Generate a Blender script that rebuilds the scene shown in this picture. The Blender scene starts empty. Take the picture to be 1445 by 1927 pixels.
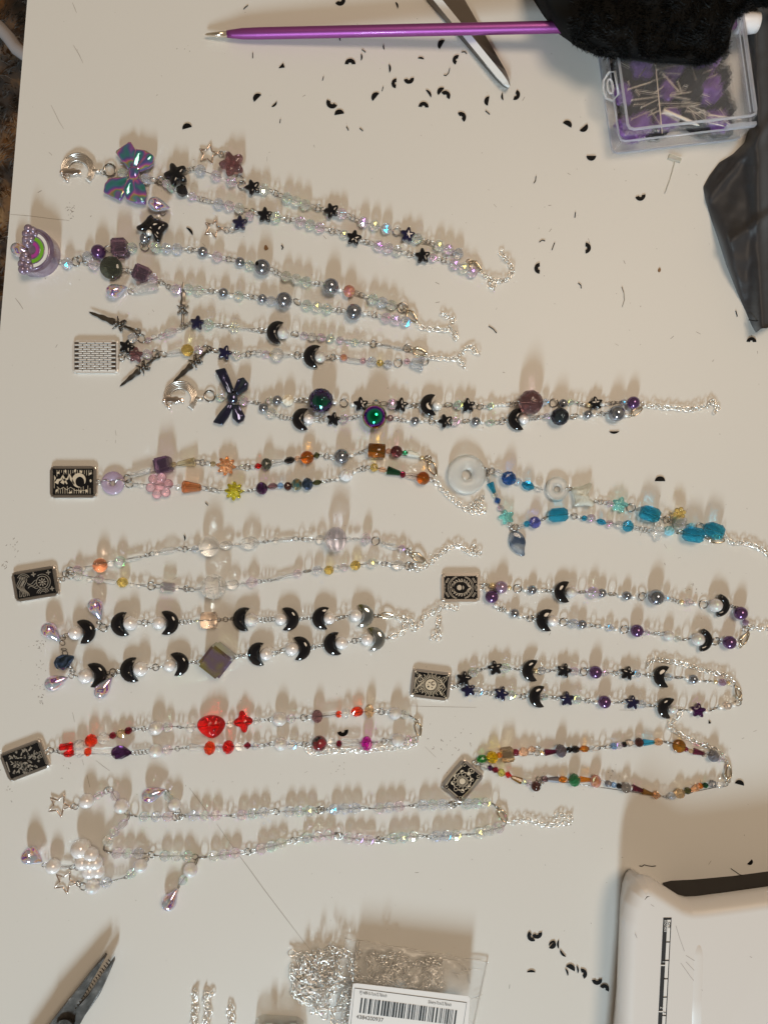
import bpy, bmesh, math, random
from mathutils import Vector, Matrix, noise
R = random.Random(7)
sc = bpy.context.scene
col = sc.collection
U = 0.0003            # metres per photo pixel at the table surface
D = 1333.0            # camera height above the table in those pixels
CX, CY = 722.5, 963.5

# ------------------------------------------------------------------ camera
cam_d = bpy.data.cameras.new('camera')
cam = bpy.data.objects.new('camera', cam_d); col.objects.link(cam)
cam.location = (0, 0, D * U)
cam_d.sensor_fit = 'VERTICAL'; cam_d.sensor_height = 24
cam_d.lens = 24 * D / 1927.0
cam_d.clip_start = 0.01; cam_d.clip_end = 50
sc.camera = cam
# ------------------------------------------------------------------ world: dim warm room light, blocked light overhead put into the ramp as a dark zenith
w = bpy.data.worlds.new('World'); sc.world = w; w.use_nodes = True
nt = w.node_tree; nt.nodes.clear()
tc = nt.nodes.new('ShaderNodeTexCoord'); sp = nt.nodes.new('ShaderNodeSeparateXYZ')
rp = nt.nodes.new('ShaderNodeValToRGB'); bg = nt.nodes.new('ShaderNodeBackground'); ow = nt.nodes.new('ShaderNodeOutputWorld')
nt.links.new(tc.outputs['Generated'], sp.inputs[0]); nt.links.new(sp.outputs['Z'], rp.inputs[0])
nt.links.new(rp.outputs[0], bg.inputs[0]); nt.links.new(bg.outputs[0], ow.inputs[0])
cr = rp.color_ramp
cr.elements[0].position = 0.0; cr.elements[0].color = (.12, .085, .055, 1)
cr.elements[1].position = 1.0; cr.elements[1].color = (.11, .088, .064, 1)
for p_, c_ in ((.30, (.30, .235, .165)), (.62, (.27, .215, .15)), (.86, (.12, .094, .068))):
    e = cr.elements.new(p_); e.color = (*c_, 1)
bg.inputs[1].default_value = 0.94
# ------------------------------------------------------------------ lamps
def area(name, loc, target, size, power, color):
    l = bpy.data.lights.new(name, 'AREA'); l.shape = 'DISK'; l.size = size; l.energy = power; l.color = color
    o = bpy.data.objects.new(name, l); col.objects.link(o); o.location = loc
    o.rotation_euler = (Vector(target) - Vector(loc)).to_track_quat('-Z', 'Y').to_euler()
    return o
key = area('desk_lamp_light', (-0.30, -2.62, 1.30), (0, 0, 0), 0.26, 64.0, (.72, .90, 1.0))
key.data.shape = 'ELLIPSE'; key.data.size_y = 0.72      # a tall narrow lamp: crisp sides, fading shadow tips
ceil = area('ceiling_light', (0.45, 0.42, 1.5), (0, 0, 0), 0.6, 10.2, (1.0, .785, .575))
sc.view_settings.view_transform = 'Standard'; sc.view_settings.look = 'None'
sc.view_settings.exposure = 0.05; sc.view_settings.gamma = 1
try:
    cy = sc.cycles
    cy.max_bounces = 12; cy.transmission_bounces = 10; cy.transparent_max_bounces = 12; cy.diffuse_bounces = 3; cy.glossy_bounces = 4
    cy.sample_clamp_indirect = 40.0; cy.use_denoising = True; cy.blur_glossy = 0.12
except Exception: pass

# ================================================================== helpers
def P(px, py, z=0.0):
    k = (D - z) / D * U
    return Vector(((px - CX) * k, (CY - py) * k, z * U))
def link(o, parent=None):
    col.objects.link(o)
    if parent is not None:
        o.parent = parent
    return o
def tag(o, label=None, cat=None, group=None, kind=None):
    if label: o['label'] = label
    if cat: o['category'] = cat
    if group: o['group'] = group
    if kind: o['kind'] = kind
    return o
def thing(name, px, py, label, cat, group=None):
    o = bpy.data.objects.new(name, None); o.empty_display_size = .005
    col.objects.link(o); o.location = P(px, py, 0)
    return tag(o, label, cat, group)
def put(name, mesh, px, py, z=0, ang=0, scl=(1, 1, 1), parent=None, mat=None, rot=None, qp=None):
    o = bpy.data.objects.new(name, mesh)
    if isinstance(scl, (int, float)): scl = (scl,) * 3
    o.location = P(px, py, z); o.scale = [a * U for a in scl]
    o.rotation_euler = rot if rot is not None else (0, 0, ang)
    if mat is not None:
        if not mesh.materials: mesh.materials.append(None)
        o.material_slots[0].link = 'OBJECT'; o.material_slots[0].material = mat
    col.objects.link(o)
    if parent is not None:
        o.parent = parent
        if qp is not None:                      # sub-part: qp = the parent's full placement
            o.matrix_parent_inverse = qp.inverted()
        else:
            o.location = o.location - parent.location
    return o
def full(o):
    m = Matrix.LocRotScale(o.location, o.rotation_euler, o.scale)
    if o.parent is not None: m = full(o.parent) @ m
    return m
def mesh_of(bm, name, smooth=True):
    m = bpy.data.meshes.new(name)
    bmesh.ops.recalc_face_normals(bm, faces=bm.faces[:])
    for f in bm.faces: f.smooth = smooth
    bm.to_mesh(m); bm.free(); m.materials.append(None)
    return m
CACHE = {}
def cached(key, fn):
    if key not in CACHE: CACHE[key] = fn()
    return CACHE[key]

# ------------------------------------------------------------------ mesh makers (photo-pixel units)
def lathe_bm(profile, n, twist=True, bm=None):
    bm = bm or bmesh.new(); rings = []
    for i, (x, r) in enumerate(profile):
        off = math.pi / n * (i % 2) if twist else 0
        if r < 1e-6: rings.append([bm.verts.new((x, 0, 0))])
        else: rings.append([bm.verts.new((x, r * math.cos(2 * math.pi * k / n + off), r * math.sin(2 * math.pi * k / n + off))) for k in range(n)])
    for i in range(len(rings) - 1):
        a, b = rings[i], rings[i + 1]
        for k in range(n):
            k2 = (k + 1) % n
            if len(a) == 1 and len(b) == 1: continue
            if len(a) == 1: bm.faces.new((a[0], b[k], b[k2]))
            elif len(b) == 1: bm.faces.new((a[k], b[0], a[k2]))
            elif twist:
                if i % 2 == 0: bm.faces.new((a[k], b[k], a[k2])); bm.faces.new((b[k], b[k2], a[k2]))
                else: bm.faces.new((a[k], b[k], b[(k - 1) % n])) ; bm.faces.new((a[k], a[k2], b[k]))
            else: bm.faces.new((a[k], b[k], b[k2], a[k2]))
    for ends in (rings[0], rings[-1]):
        if len(ends) > 2: bm.faces.new(ends)
    return bm
def sweep(bm, pts, rad, n=6, closed=False):
    pts = [Vector(p) for p in pts]; N = len(pts); rings = []; up = Vector((0, 0, 1)); prev = None
    for i, p in enumerate(pts):
        a = pts[(i - 1) % N] if closed or i > 0 else p
        b = pts[(i + 1) % N] if closed or i < N - 1 else p
        t = (b - a)
        t = t.normalized() if t.length > 1e-9 else Vector((1, 0, 0))
        if prev is None: s = t.cross(up) if abs(t.dot(up)) < .95 else t.cross(Vector((1, 0, 0)))
        else: s = prev - t * prev.dot(t)
        s.normalize(); prev = s; u = s.cross(t)
        r = rad(i / max(1, N - 1)) if callable(rad) else rad
        rings.append([bm.verts.new(p + (s * math.cos(2 * math.pi * k / n) + u * math.sin(2 * math.pi * k / n)) * r) for k in range(n)])
    for i in range(N if closed else N - 1):
        a, b = rings[i], rings[(i + 1) % N]
        for k in range(n): bm.faces.new((a[k], a[(k + 1) % n], b[(k + 1) % n], b[k]))
    if not closed: bm.faces.new(rings[0]); bm.faces.new(rings[-1])
    return bm
def ball(bm, c, r, seg=12, ring=8, sc_=(1, 1, 1)):
    v = bmesh.ops.create_uvsphere(bm, u_segments=seg, v_segments=ring, radius=r)['verts']
    for q in v: q.co = Vector((q.co.x * sc_[0], q.co.y * sc_[1], q.co.z * sc_[2])) + Vector(c)
def puffy(outline, th, prof=2.0, levels=(1, .965, .88, .72, .5, .25), bm=None, c=(0, 0), z0=0, ridge=None):
    """a cushion over a star-shaped outline; th = full thickness"""
    bm = bm or bmesh.new(); n = len(outline)
    mid = [bm.verts.new((x, y, z0)) for x, y in outline]
    for sgn in (1, -1):
        prev = mid
        for s in levels[1:]:
            z = th / 2 * (1 - s ** prof) ** (1 / prof)
            ring = []
            for (x, y) in outline:
                X, Y = c[0] + (x - c[0]) * s, c[1] + (y - c[1]) * s
                zz = z * (ridge(X, Y) if ridge else 1)
                ring.append(bm.verts.new((X, Y, z0 + sgn * zz)))
            for k in range(n): bm.faces.new((prev[k], prev[(k + 1) % n], ring[(k + 1) % n], ring[k]))
            prev = ring
        cv = bm.verts.new((c[0], c[1], z0 + sgn * th / 2 * (ridge(c[0], c[1]) if ridge else 1)))
        for k in range(n): bm.faces.new((prev[k], prev[(k + 1) % n], cv))
    return bm
def dense(poly, k=6, closed=True):
    out = []
    for i in range(len(poly) if closed else len(poly) - 1):
        a, b = poly[i], poly[(i + 1) % len(poly)]
        for j in range(k): out.append((a[0] + (b[0] - a[0]) * j / k, a[1] + (b[1] - a[1]) * j / k))
    return out
def smooth_poly(poly, it=2):
    for _ in range(it):
        q = []
        for i in range(len(poly)):
            a, b = poly[i], poly[(i + 1) % len(poly)]
            q += [(a[0] * .75 + b[0] * .25, a[1] * .75 + b[1] * .25), (a[0] * .25 + b[0] * .75, a[1] * .25 + b[1] * .75)]
        poly = q
    return poly
def slab_bm(outline, z0, z1, bev=0, seg=3, bm=None):
    b2 = bmesh.new()
    a = [b2.verts.new((x, y, z0)) for x, y in outline]; t = [b2.verts.new((x, y, z1)) for x, y in outline]
    n = len(a); top = b2.faces.new(t); b2.faces.new(a[::-1])
    for k in range(n): b2.faces.new((a[k], a[(k + 1) % n], t[(k + 1) % n], t[k]))
    if bev: bmesh.ops.bevel(b2, geom=list(top.edges), offset=bev, segments=seg, affect='EDGES', profile=.5)
    if bm is None: return b2
    m = bpy.data.meshes.new('tmp'); b2.to_mesh(m); b2.free(); bm.from_mesh(m); bpy.data.meshes.remove(m)
    return bm
def strip(bm, pts, wd, z0, z1):
    """a raised line of rectangular section; wd may be a function of 0..1"""
    n = len(pts); L = []; 
    for i, (x, y) in enumerate(pts):
        a = pts[max(0, i - 1)]; b = pts[min(n - 1, i + 1)]
        dx, dy = b[0] - a[0], b[1] - a[1]; l = math.hypot(dx, dy) or 1
        h = (wd(i / (n - 1)) if callable(wd) else wd) / 2
        nx, ny = -dy / l * h, dx / l * h
        L.append([bm.verts.new((x + nx, y + ny, z0)), bm.verts.new((x + nx, y + ny, z1)), bm.verts.new((x - nx, y - ny, z1)), bm.verts.new((x - nx, y - ny, z0))])
    for i in range(n - 1):
        for k in range(3): bm.faces.new((L[i][k], L[i][k + 1], L[i + 1][k + 1], L[i + 1][k]))
    bm.faces.new(L[0]); bm.faces.new(L[-1])
def disc(bm, x, y, r, z0, z1, n=16, ry=None, a0=0, a1=2 * math.pi):
    ry = ry or r
    pts = [(x + r * math.cos(a0 + (a1 - a0) * k / n), y + ry * math.sin(a0 + (a1 - a0) * k / n)) for k in range(n if a1 - a0 > 6.2 else n + 1)]
    slab_bm(pts, z0, z1, bm=bm)
def arc(x, y, r, a0, a1, n=14, ry=None):
    ry = ry or r
    return [(x + r * math.cos(math.radians(a0 + (a1 - a0) * k / n)), y + ry * math.sin(math.radians(a0 + (a1 - a0) * k / n))) for k in range(n + 1)]
def text_mesh(body, size):
    cu = bpy.data.curves.new('lettering', 'FONT'); cu.body = body; cu.size = size; cu.align_x = 'LEFT'
    o = bpy.data.objects.new('lettering', cu); col.objects.link(o)
    dg = bpy.context.evaluated_depsgraph_get()
    m = bpy.data.meshes.new_from_object(o.evaluated_get(dg)); bpy.data.objects.remove(o); bpy.data.curves.remove(cu)
    m.materials.clear(); m.materials.append(None)
    return m

# ------------------------------------------------------------------ materials
MATS = {}
def mat(name, color=(.5, .5, .5), rough=.3, metal=0, trans=0, ior=1.5, coat=0, film=0, film_ior=1.6, emit=None, spec=.5, sheen=0, build=None, alpha_mix=0, sss=0):
    if name in MATS: return MATS[name]
    m = bpy.data.materials.new(name); m.use_nodes = True; MATS[name] = m
    n = m.node_tree; b = n.nodes['Principled BSDF']
    I = b.inputs
    I['Base Color'].default_value = (*color, 1); I['Roughness'].default_value = rough; I['Metallic'].default_value = metal
    I['Transmission Weight'].default_value = trans; I['IOR'].default_value = ior; I['Coat Weight'].default_value = coat
    I['Coat Roughness'].default_value = .05
    I['Specular IOR Level'].default_value = spec
    if film: I['Thin Film Thickness'].default_value = film; I['Thin Film IOR'].default_value = film_ior
    if sheen: I['Sheen Weight'].default_value = sheen
    if sss:
        I['Subsurface Weight'].default_value = sss; I['Subsurface Scale'].default_value = .002; I['Subsurface Radius'].default_value = (1, .9, .8)
    if build: build(n, b)
    if alpha_mix:
        t = n.nodes.new('ShaderNodeBsdfTransparent'); mx = n.nodes.new('ShaderNodeMixShader'); out = n.nodes['Material Output']
        t.inputs[0].default_value = (*[min(1, .15 + c * .95) for c in color], 1)
        mx.inputs[0].default_value = alpha_mix
        n.links.new(b.outputs[0], mx.inputs[1]); n.links.new(t.outputs[0], mx.inputs[2]); n.links.new(mx.outputs[0], out.inputs[0])
    return m
def ramp_node(n, stops, mode='LINEAR'):
    r = n.nodes.new('ShaderNodeValToRGB'); cr = r.color_ramp; cr.interpolation = mode
    cr.elements[0].position = stops[0][0]; cr.elements[0].color = (*stops[0][1], 1)
    cr.elements[1].position = stops[-1][0]; cr.elements[1].color = (*stops[-1][1], 1)
    for p, c in stops[1:-1]:
        e = cr.elements.new(p); e.color = (*c, 1)
    return r
def noise_ramp(scale, stops, detail=3, coord='Object', sock='Base Color', bump=0, bscale=None, distort=0):
    def f(n, b):
        t = n.nodes.new('ShaderNodeTexCoord'); z = n.nodes.new('ShaderNodeTexNoise'); z.inputs['Scale'].default_value = scale; z.inputs['Detail'].default_value = detail
        z.inputs['Distortion'].default_value = distort
        n.links.new(t.outputs[coord], z.inputs['Vector'])
        if stops:
            r = ramp_node(n, stops); n.links.new(z.outputs[0], r.inputs[0]); n.links.new(r.outputs[0], b.inputs[sock])
        if bump:
            z2 = z
            if bscale:
                z2 = n.nodes.new('ShaderNodeTexNoise'); z2.inputs['Scale'].default_value = bscale; z2.inputs['Detail'].default_value = 4; n.links.new(t.outputs[coord], z2.inputs['Vector'])
            bp = n.nodes.new('ShaderNodeBump'); bp.inputs['Strength'].default_value = bump; bp.inputs['Distance'].default_value = .0004
            n.links.new(z2.outputs[0], bp.inputs['Height']); n.links.new(bp.outputs[0], b.inputs['Normal'])
    return f
def facing_ramp(stops, nscale=0, namp=.3, blend=.5, coord='Object', off=None):
    """interference colour that changes with the viewing angle"""
    def f(n, b):
        lw = n.nodes.new('ShaderNodeLayerWeight'); lw.inputs[0].default_value = blend
        src = lw.outputs['Facing']
        if nscale:
            t = n.nodes.new('ShaderNodeTexCoord'); z = n.nodes.new('ShaderNodeTexNoise'); z.inputs['Scale'].default_value = nscale; z.inputs['Detail'].default_value = 2
            n.links.new(t.outputs[coord], z.inputs['Vector'])
            m = n.nodes.new('ShaderNodeMath'); m.operation = 'MULTIPLY_ADD'; m.inputs[1].default_value = namp * 2; n.links.new(z.outputs[0], m.inputs[0])
            m2 = n.nodes.new('ShaderNodeMath'); m2.operation = 'SUBTRACT'; m2.inputs[1].default_value = namp if off is None else off; n.links.new(m.outputs[0], m2.inputs[0])
            n.links.new(src, m.inputs[2]); src = m2.outputs[0]
        r = ramp_node(n, stops); n.links.new(src, r.inputs[0]); n.links.new(r.outputs[0], b.inputs['Base Color'])
    return f
def glass(name, c, mix=.25, film=0, trans=.74, rough=.02): return mat(name, c, rough, 0, trans, 1.52, 0, film, 2.25, alpha_mix=mix)
CLEAR = [glass('clear_glass_%d' % i, (.98, .975, .96), .26) for i in range(1)]
AB = [glass('aurora_glass_%d' % i, c, .14, f) for i, (c, f) in enumerate([((.98, .97, .98), 190), ((.97, .97, .99), 250), ((.98, .98, .97), 310), ((.98, .96, .98), 370), ((.98, .97, .97), 140)])]
GC = dict(am=(.75, .30, .03), pl=(.35, .12, .14), rd=(.85, .02, .02), rr=(.95, .10, .02), gn=(.35, .01, .05), bl=(.04, .22, .62), tq=(.06, .50, .70), te=(.09, .56, .74), aq=(.45, .82, .82),
          pu=(.30, .14, .48), li=(.72, .60, .85), ye=(.85, .80, .10), pk=(.95, .70, .76), or_=(.95, .62, .38), co=(.75, .36, .16), pe=(.95, .68, .50), gr=(.05, .45, .10), dg=(.01, .12, .05),
          em=(.10, .50, .25), ol=(.16, .17, .06), ta=(.42, .34, .28), br=(.16, .05, .04), bu=(.22, .02, .07), ch=(.85, .66, .42), bz=(.50, .28, .06), dp=(.10, .02, .12), ma=(.75, .02, .55),
          sb=(.45, .65, .92), pw_=(.22, .25, .72), gy=(.40, .40, .42), mv=(.42, .24, .26), bg_=(.80, .72, .52), lm=(.88, .84, .28), ve=(.36, .24, .42), yl=(.90, .75, .30), pn=(.90, .80, .72),
          cr=(.85, .52, .36), lv=(.86, .84, .93), nv=(.015, .015, .06), am2=(.50, .24, .03), yy=(.95, .72, .02), oo=(.95, .35, .03), gg=(.20, .22, .18), fz=(.90, .94, .90), pv=(.46, .32, .44))
OPQ = dict(ck=((.006, .006, .008), .06), cm=(( .80, .72, .58), .25), wo=((.78, .78, .80), .22), go=((.10, .085, .11), .25), gd=((.15, .15, .18), .35), ge=((.02, .16, .06), .12), bk=((.012, .014, .016), .12), lb=((.25, .55, .66), .3))
def M(code):
    if code == 'ca': return AB[R.randrange(5)]
    if code == 'cl': return CLEAR[0]
    if code in MATS: return MATS[code]
    if code == 'pg': return mat('pg', (.27, .30, .36), .16, .85, coat=.6, build=noise_ramp(3, [(.35, (.20, .23, .29)), (.65, (.40, .42, .47))], coord='Object'))
    if code == 'pw': return mat('pw', (.84, .82, .78), .22, .15, coat=.8)
    if code == 'gp': return mat('gp', (.80, .66, .40), .22, .5, coat=.6)
    if code == 'wc': return mat('wc', (.86, .85, .86), .16, .1, coat=1.0, film=450, build=noise_ramp(6, [(.35, (.86, .84, .84)), (.5, (.92, .90, .93)), (.68, (.78, .74, .76))], detail=5, bump=.25, bscale=14))
    if code == 'wk': return mat('wk', (.93, .92, .91), .12, 0, .3, 1.45, .6, 420, build=noise_ramp(7, [(.35, (.95, .94, .92)), (.55, (.88, .84, .84)), (.7, (.97, .96, .98))], detail=6, bump=.4, bscale=9))
    if code == 'pp': return mat('pp', (.13, .06, .19), .2, .7, coat=.7)
    if code == 'lp': return mat('lp', (.42, .30, .45), .2, .6, coat=.7)
    if code == 'cko': return mat('cko', (.85, .42, .22), .12, .2, .4, coat=.8, film=500, build=noise_ramp(7, [(.3, (.9, .62, .3)), (.5, (.8, .3, .22)), (.7, (.55, .25, .4))], detail=5, bump=.5, bscale=10))
    if code == 'dr': return mat('dr', (.2, .02, .03), .08, 0, .25, coat=1, build=noise_ramp(1.6, [(.42, (.012, .01, .01)), (.55, (.28, .015, .03)), (.7, (.45, .03, .05))]))
    if code == 'iv': return mat('iv', (.1, .1, .1), .1, .9, build=facing_ramp([(0, (.02, .16, .10)), (.35, (.10, .05, .18)), (.6, (.04, .06, .08)), (1, (.20, .10, .25))], 3, .3))
    if code == 'dk': return mat('dk', (.05, .06, .07), .15, .8, build=facing_ramp([(0, (.07, .10, .12)), (.5, (.03, .03, .05)), (1, (.16, .18, .2))], 4, .3))
    if code == 'rb': return mat('rb', (.1, .5, .2), .05, 1, build=facing_ramp([(0, (.01, .42, .18)), (.16, (.02, .36, .22)), (.27, (.10, .06, .50)), (.42, (.34, .05, .42)), (.58, (.28, .22, .05)), (.8, (.08, .26, .10)), (1, (.2, .2, .1))], 2.2, .10))
    if code == 'ag': return mat('ag', (.2, .5, .5), .08, .75, build=facing_ramp([(0, (.06, .28, .34)), (.3, (.42, .30, .12)), (.6, (.10, .30, .34)), (1, (.3, .2, .3))], 3, .35))
    if code == 'ak': return mat('ak', (.05, .06, .1), .08, .8, build=facing_ramp([(0, (.03, .05, .08)), (.35, (.10, .16, .30)), (.6, (.02, .02, .03)), (1, (.2, .3, .4))], 3, .4))
    if code == 'ao': return mat('ao', (.8, .4, .2), .08, 0, .4, film=400, build=facing_ramp([(0, (.70, .30, .14)), (.4, (.75, .42, .30)), (1, (.55, .3, .5))], 3, .3))
    if code == 'ab': return mat('ab', (.5, .5, .5), .03, .3, .42, 1.52, 1, 240, 2.3, build=facing_ramp([(0, (.95, .90, .92)), (.15, (.70, .82, .95)), (.27, (.10, .10, .62)), (.36, (.34, .06, .52)), (.45, (.92, .45, .62)), (.55, (.95, .80, .22)), (.68, (.97, .93, .80)), (.8, (.96, .95, .95)), (.9, (.75, .45, .85)), (1, (.6, .85, .95))], 2.6, 1.7, off=1.05))
    if code == 'sv': return mat('sv', (.42, .46, .46), .08, .9, build=noise_ramp(1.4, [(.4, (.36, .40, .42)), (.52, (.55, .58, .60)), (.64, (.22, .23, .10))]))
    if code == 'dc': return mat('dc', (.2, .15, .2), .05, .25, .35, 1.5, 1, 380, 1.9, build=noise_ramp(.9, [(.40, (.34, .30, .11)), (.5, (.24, .17, .24)), (.62, (.30, .24, .46))]))
    if code == 'bp': return mat('bp', (.2, .12, .16), .2, .7, coat=.7)
    if code == 'lg': return mat('lg', (.66, .52, .74), .12, 0, .45, build=noise_ramp(.06, [(.4, (.60, .46, .72)), (.6, (.80, .72, .84))], detail=1), coat=.5, alpha_mix=.1)
    if code == 'mg': return mat('mg', (.84, .85, .83), .3, 0, .5, 1.4, 0, build=noise_ramp(.05, [(.4, (.82, .83, .82)), (.6, (.92, .93, .92))], detail=1), alpha_mix=.18)
    if code == 'fz': return glass('fz', (.80, .81, .74), .2, 0, .35, .3)
    if code in ('te', 'tq', 'aq'): return glass(code, GC[code], .44, 0, .85, .03)
    if code in OPQ: return mat(code, OPQ[code][0], OPQ[code][1], coat=.3)
    if code == 'nv': return mat('nv', (.012, .012, .05), .05, 0, .25, coat=.5)
    return glass(code, GC[code], .16, 0, .88, .04)
SILVER = mat('bright_silver', (.95, .93, .90), .27, 1)
STEEL = mat('steel_wire', (.40, .375, .35), .2, 1)
GUN = mat('gunmetal', (.16, .145, .13), .26, 1)
OLDSILVER = mat('antique_silver', (.80, .75, .70), .33, 1)
ENAMEL = mat('black_enamel', (.008, .008, .009), .18)
CREAM = mat('cream_metal', (.78, .68, .53), .35, .25)

# ------------------------------------------------------------------ bead meshes (unit length along x, unit diameter)
def b_sphere():
    bm = bmesh.new(); bmesh.ops.create_uvsphere(bm, u_segments=24, v_segments=14, radius=.5); return mesh_of(bm, 'round_bead')
def b_facet(): return mesh_of(lathe_bm([(-.5, .14), (-.36, .36), (-.13, .49), (.13, .49), (.36, .36), (.5, .14)], 8), 'faceted_bead', False)
def b_rond(): return mesh_of(lathe_bm([(-.5, .2), (-.28, .42), (0, .5), (.28, .42), (.5, .2)], 10), 'faceted_bead', False)
def b_bicone(): return mesh_of(lathe_bm([(-.5, .16), (-.06, .49), (.06, .49), (.5, .16)], 6, False), 'bicone_bead', False)
def b_long(): return mesh_of(lathe_bm([(-.5, .16), (-.2, .46), (.2, .46), (.5, .16)], 6, False), 'faceted_bead', False)
def b_cone(): return mesh_of(lathe_bm([(-.5, .44), (-.46, .5), (.42, .28), (.5, .2)], 8, False), 'cone_bead', False)
def b_tube(): return mesh_of(lathe_bm([(-.5, .38), (-.43, .5), (.43, .5), (.5, .38)], 8, False), 'tube_bead', False)
def b_cyl(): return mesh_of(lathe_bm([(-.5, 0), (-.5, .42), (-.46, .5), (.46, .5), (.5, .42), (.5, 0)], 20, False), 'tube_bead')
def b_cube():
    bm = bmesh.new(); bmesh.ops.create_cube(bm, size=1); bmesh.ops.bevel(bm, geom=bm.edges[:], offset=.10, segments=2, affect='EDGES'); return mesh_of(bm, 'cube_bead', False)
def b_block(): return mesh_of(slab2([(-.5, -.3), (-.3, -.5), (.3, -.5), (.5, -.3), (.5, .3), (.3, .5), (-.3, .5), (-.5, .3)], .8), 'block_bead', False)
def slab2(o, th):
    bm = bmesh.new(); rs = []
    for s, z in ((.72, -.5), (1, -.28), (1, .28), (.72, .5)): rs.append([bm.verts.new((x * s, y * s, z * th)) for x, y in o])
    n = len(o)
    for i in range(3):
        for k in range(n): bm.faces.new((rs[i][k], rs[i][(k + 1) % n], rs[i + 1][(k + 1) % n], rs[i + 1][k]))
    bm.faces.new(rs[0]); bm.faces.new(rs[-1]); return bm
def b_drop():
    pr = [(-.5, 0)] + [(-.5 + t, .5 * math.sin(math.pi * min(1, t ** .62)) ** .9 * (1 - .12 * t) + .03 * t) for t in (.03, .08, .16, .26, .38, .5, .62, .74, .85, .94)] + [(.5, .03), (.5, 0)]
    return mesh_of(lathe_bm(pr, 18, False), 'drop_bead')
def b_fdrop():
    return mesh_of(lathe_bm([(-.5, .1), (-.4, .32), (-.2, .48), (.05, .44), (.3, .26), (.5, .08)], 8), 'drop_bead', False)
def star_outline(ri=.60, n=60, p=3.0):
    o = []
    for k in range(n):
        a = 2 * math.pi * k / n; c = (math.cos(5 * (a - math.pi / 2)) + 1) / 2
        o.append(((ri + (1 - ri) * c ** 1.1) * .56 * math.cos(a), (ri + (1 - ri) * c ** 1.1) * .56 * math.sin(a)))
    return o
def b_star(): return mesh_of(puffy(star_outline(), .40, 3.4, (1, .975, .92, .84, .7, .45, .2)), 'star_bead')
def b_flower():
    o = [((.42 + .08 * math.cos(8 * a)) * math.cos(a), (.42 + .08 * math.cos(8 * a)) * math.sin(a)) for a in [2 * math.pi * k / 64 for k in range(64)]]
    bm = puffy(o, .42)
    for k in range(8):
        a = 2 * math.pi * k / 8; ball(bm, (.40 * math.cos(a), .40 * math.sin(a), .06), .085, 8, 6)
    for k in range(5):
        a = 2 * math.pi * k / 5; ball(bm, (.2 * math.cos(a), .2 * math.sin(a), .17), .07, 8, 6)
    return mesh_of(bm, 'flower_bead')
def b_petal():
    bm = bmesh.new(); ball(bm, (0, 0, 0), .2, 12, 8, (1, 1, .8))
    for k in range(6):
        a = 2 * math.pi * k / 6 + .26; ball(bm, (.31 * math.cos(a), .31 * math.sin(a), .02), .17, 12, 8, (1, 1, .75))
    return mesh_of(bm, 'flower_bead')
def b_quat():
    o = [((.41 + .09 * math.cos(4 * a)) * math.cos(a), (.41 + .09 * math.cos(4 * a)) * math.sin(a)) for a in [2 * math.pi * k / 48 for k in range(48)]]
    return mesh_of(puffy(o, .42, 1.5), 'clover_bead', False)
def b_coin(): return mesh_of(puffy([(.5 * math.cos(a), .5 * math.sin(a)) for a in [2 * math.pi * k / 40 for k in range(40)]], .42, 2.6), 'coin_bead')
def b_moon(arch=False):
    if not arch:
        d = ri = .59; x0 = .25 / (2 * d); th = math.acos(x0 / .5); o = []
        for k in range(41): t = th + .05 + (2 * math.pi - 2 * th - .1) * k / 40; o.append((.5 * math.cos(t), .5 * math.sin(t)))
        p = math.atan2(.5 * math.sin(th), d - x0)
        for k in range(1, 16): t = math.pi + p - 2 * p * k / 16; o.append((d + ri * math.cos(t) - .008, ri * math.sin(t)))
        return mesh_of(puffy(o, .34, 2.3, (1, .975, .92, .82, .66, .45, .2), c=(-.19, 0)), 'moon_bead')
    bm = bmesh.new(); N = 26; n = 10; prev = None; amax = math.radians(88)
    for i in range(N + 1):
        a = -amax + 2 * amax * i / N; ring = []; f = .6 if i in (0, N) else 1
        for k in range(n):
            t = 2 * math.pi * k / n
            rr = .365 + .135 * f * math.copysign(abs(math.cos(t)) ** .7, math.cos(t)); z = .14 * f * math.copysign(abs(math.sin(t)) ** .7, math.sin(t))
            ring.append(bm.verts.new((rr * math.cos(math.pi - a), rr * math.sin(math.pi - a), z)))
        if prev:
            for k in range(n): bm.faces.new((prev[k], prev[(k + 1) % n], ring[(k + 1) % n], ring[k]))
        else: bm.faces.new(ring)
        prev = ring
    bm.faces.new(prev)
    return mesh_of(bm, 'moon_bead')
def b_donut(hole=.24):
    bm = bmesh.new(); N = 40; n = 14; rings = []
    for i in range(N):
        a = 2 * math.pi * i / N; ring = []
        for k in range(n):
            t = 2 * math.pi * k / n; rr = (.5 + hole / 2) / 2 + (.5 - hole / 2) / 2 * math.cos(t)
            ring.append(bm.verts.new((rr * math.cos(a), rr * math.sin(a), .085 * math.copysign(abs(math.sin(t)) ** .7, math.sin(t)))))
        rings.append(ring)
    for i in range(N):
        a, b = rings[i], rings[(i + 1) % N]
        for k in range(n): bm.faces.new((a[k], a[(k + 1) % n], b[(k + 1) % n], b[k]))
    return mesh_of(bm, 'ring_bead')
def b_carved():
    bm = bmesh.new(); bmesh.ops.create_icosphere(bm, subdivisions=4, radius=.5)
    for v in bm.verts:
        p = v.co.normalized(); q = noise.noise(p * 2.6 + Vector((3, 1, 2))) * 3.0
        v.co *= 1 + .05 * math.sin(q * 5) - .03
    return mesh_of(bm, 'carved_bead')
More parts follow.
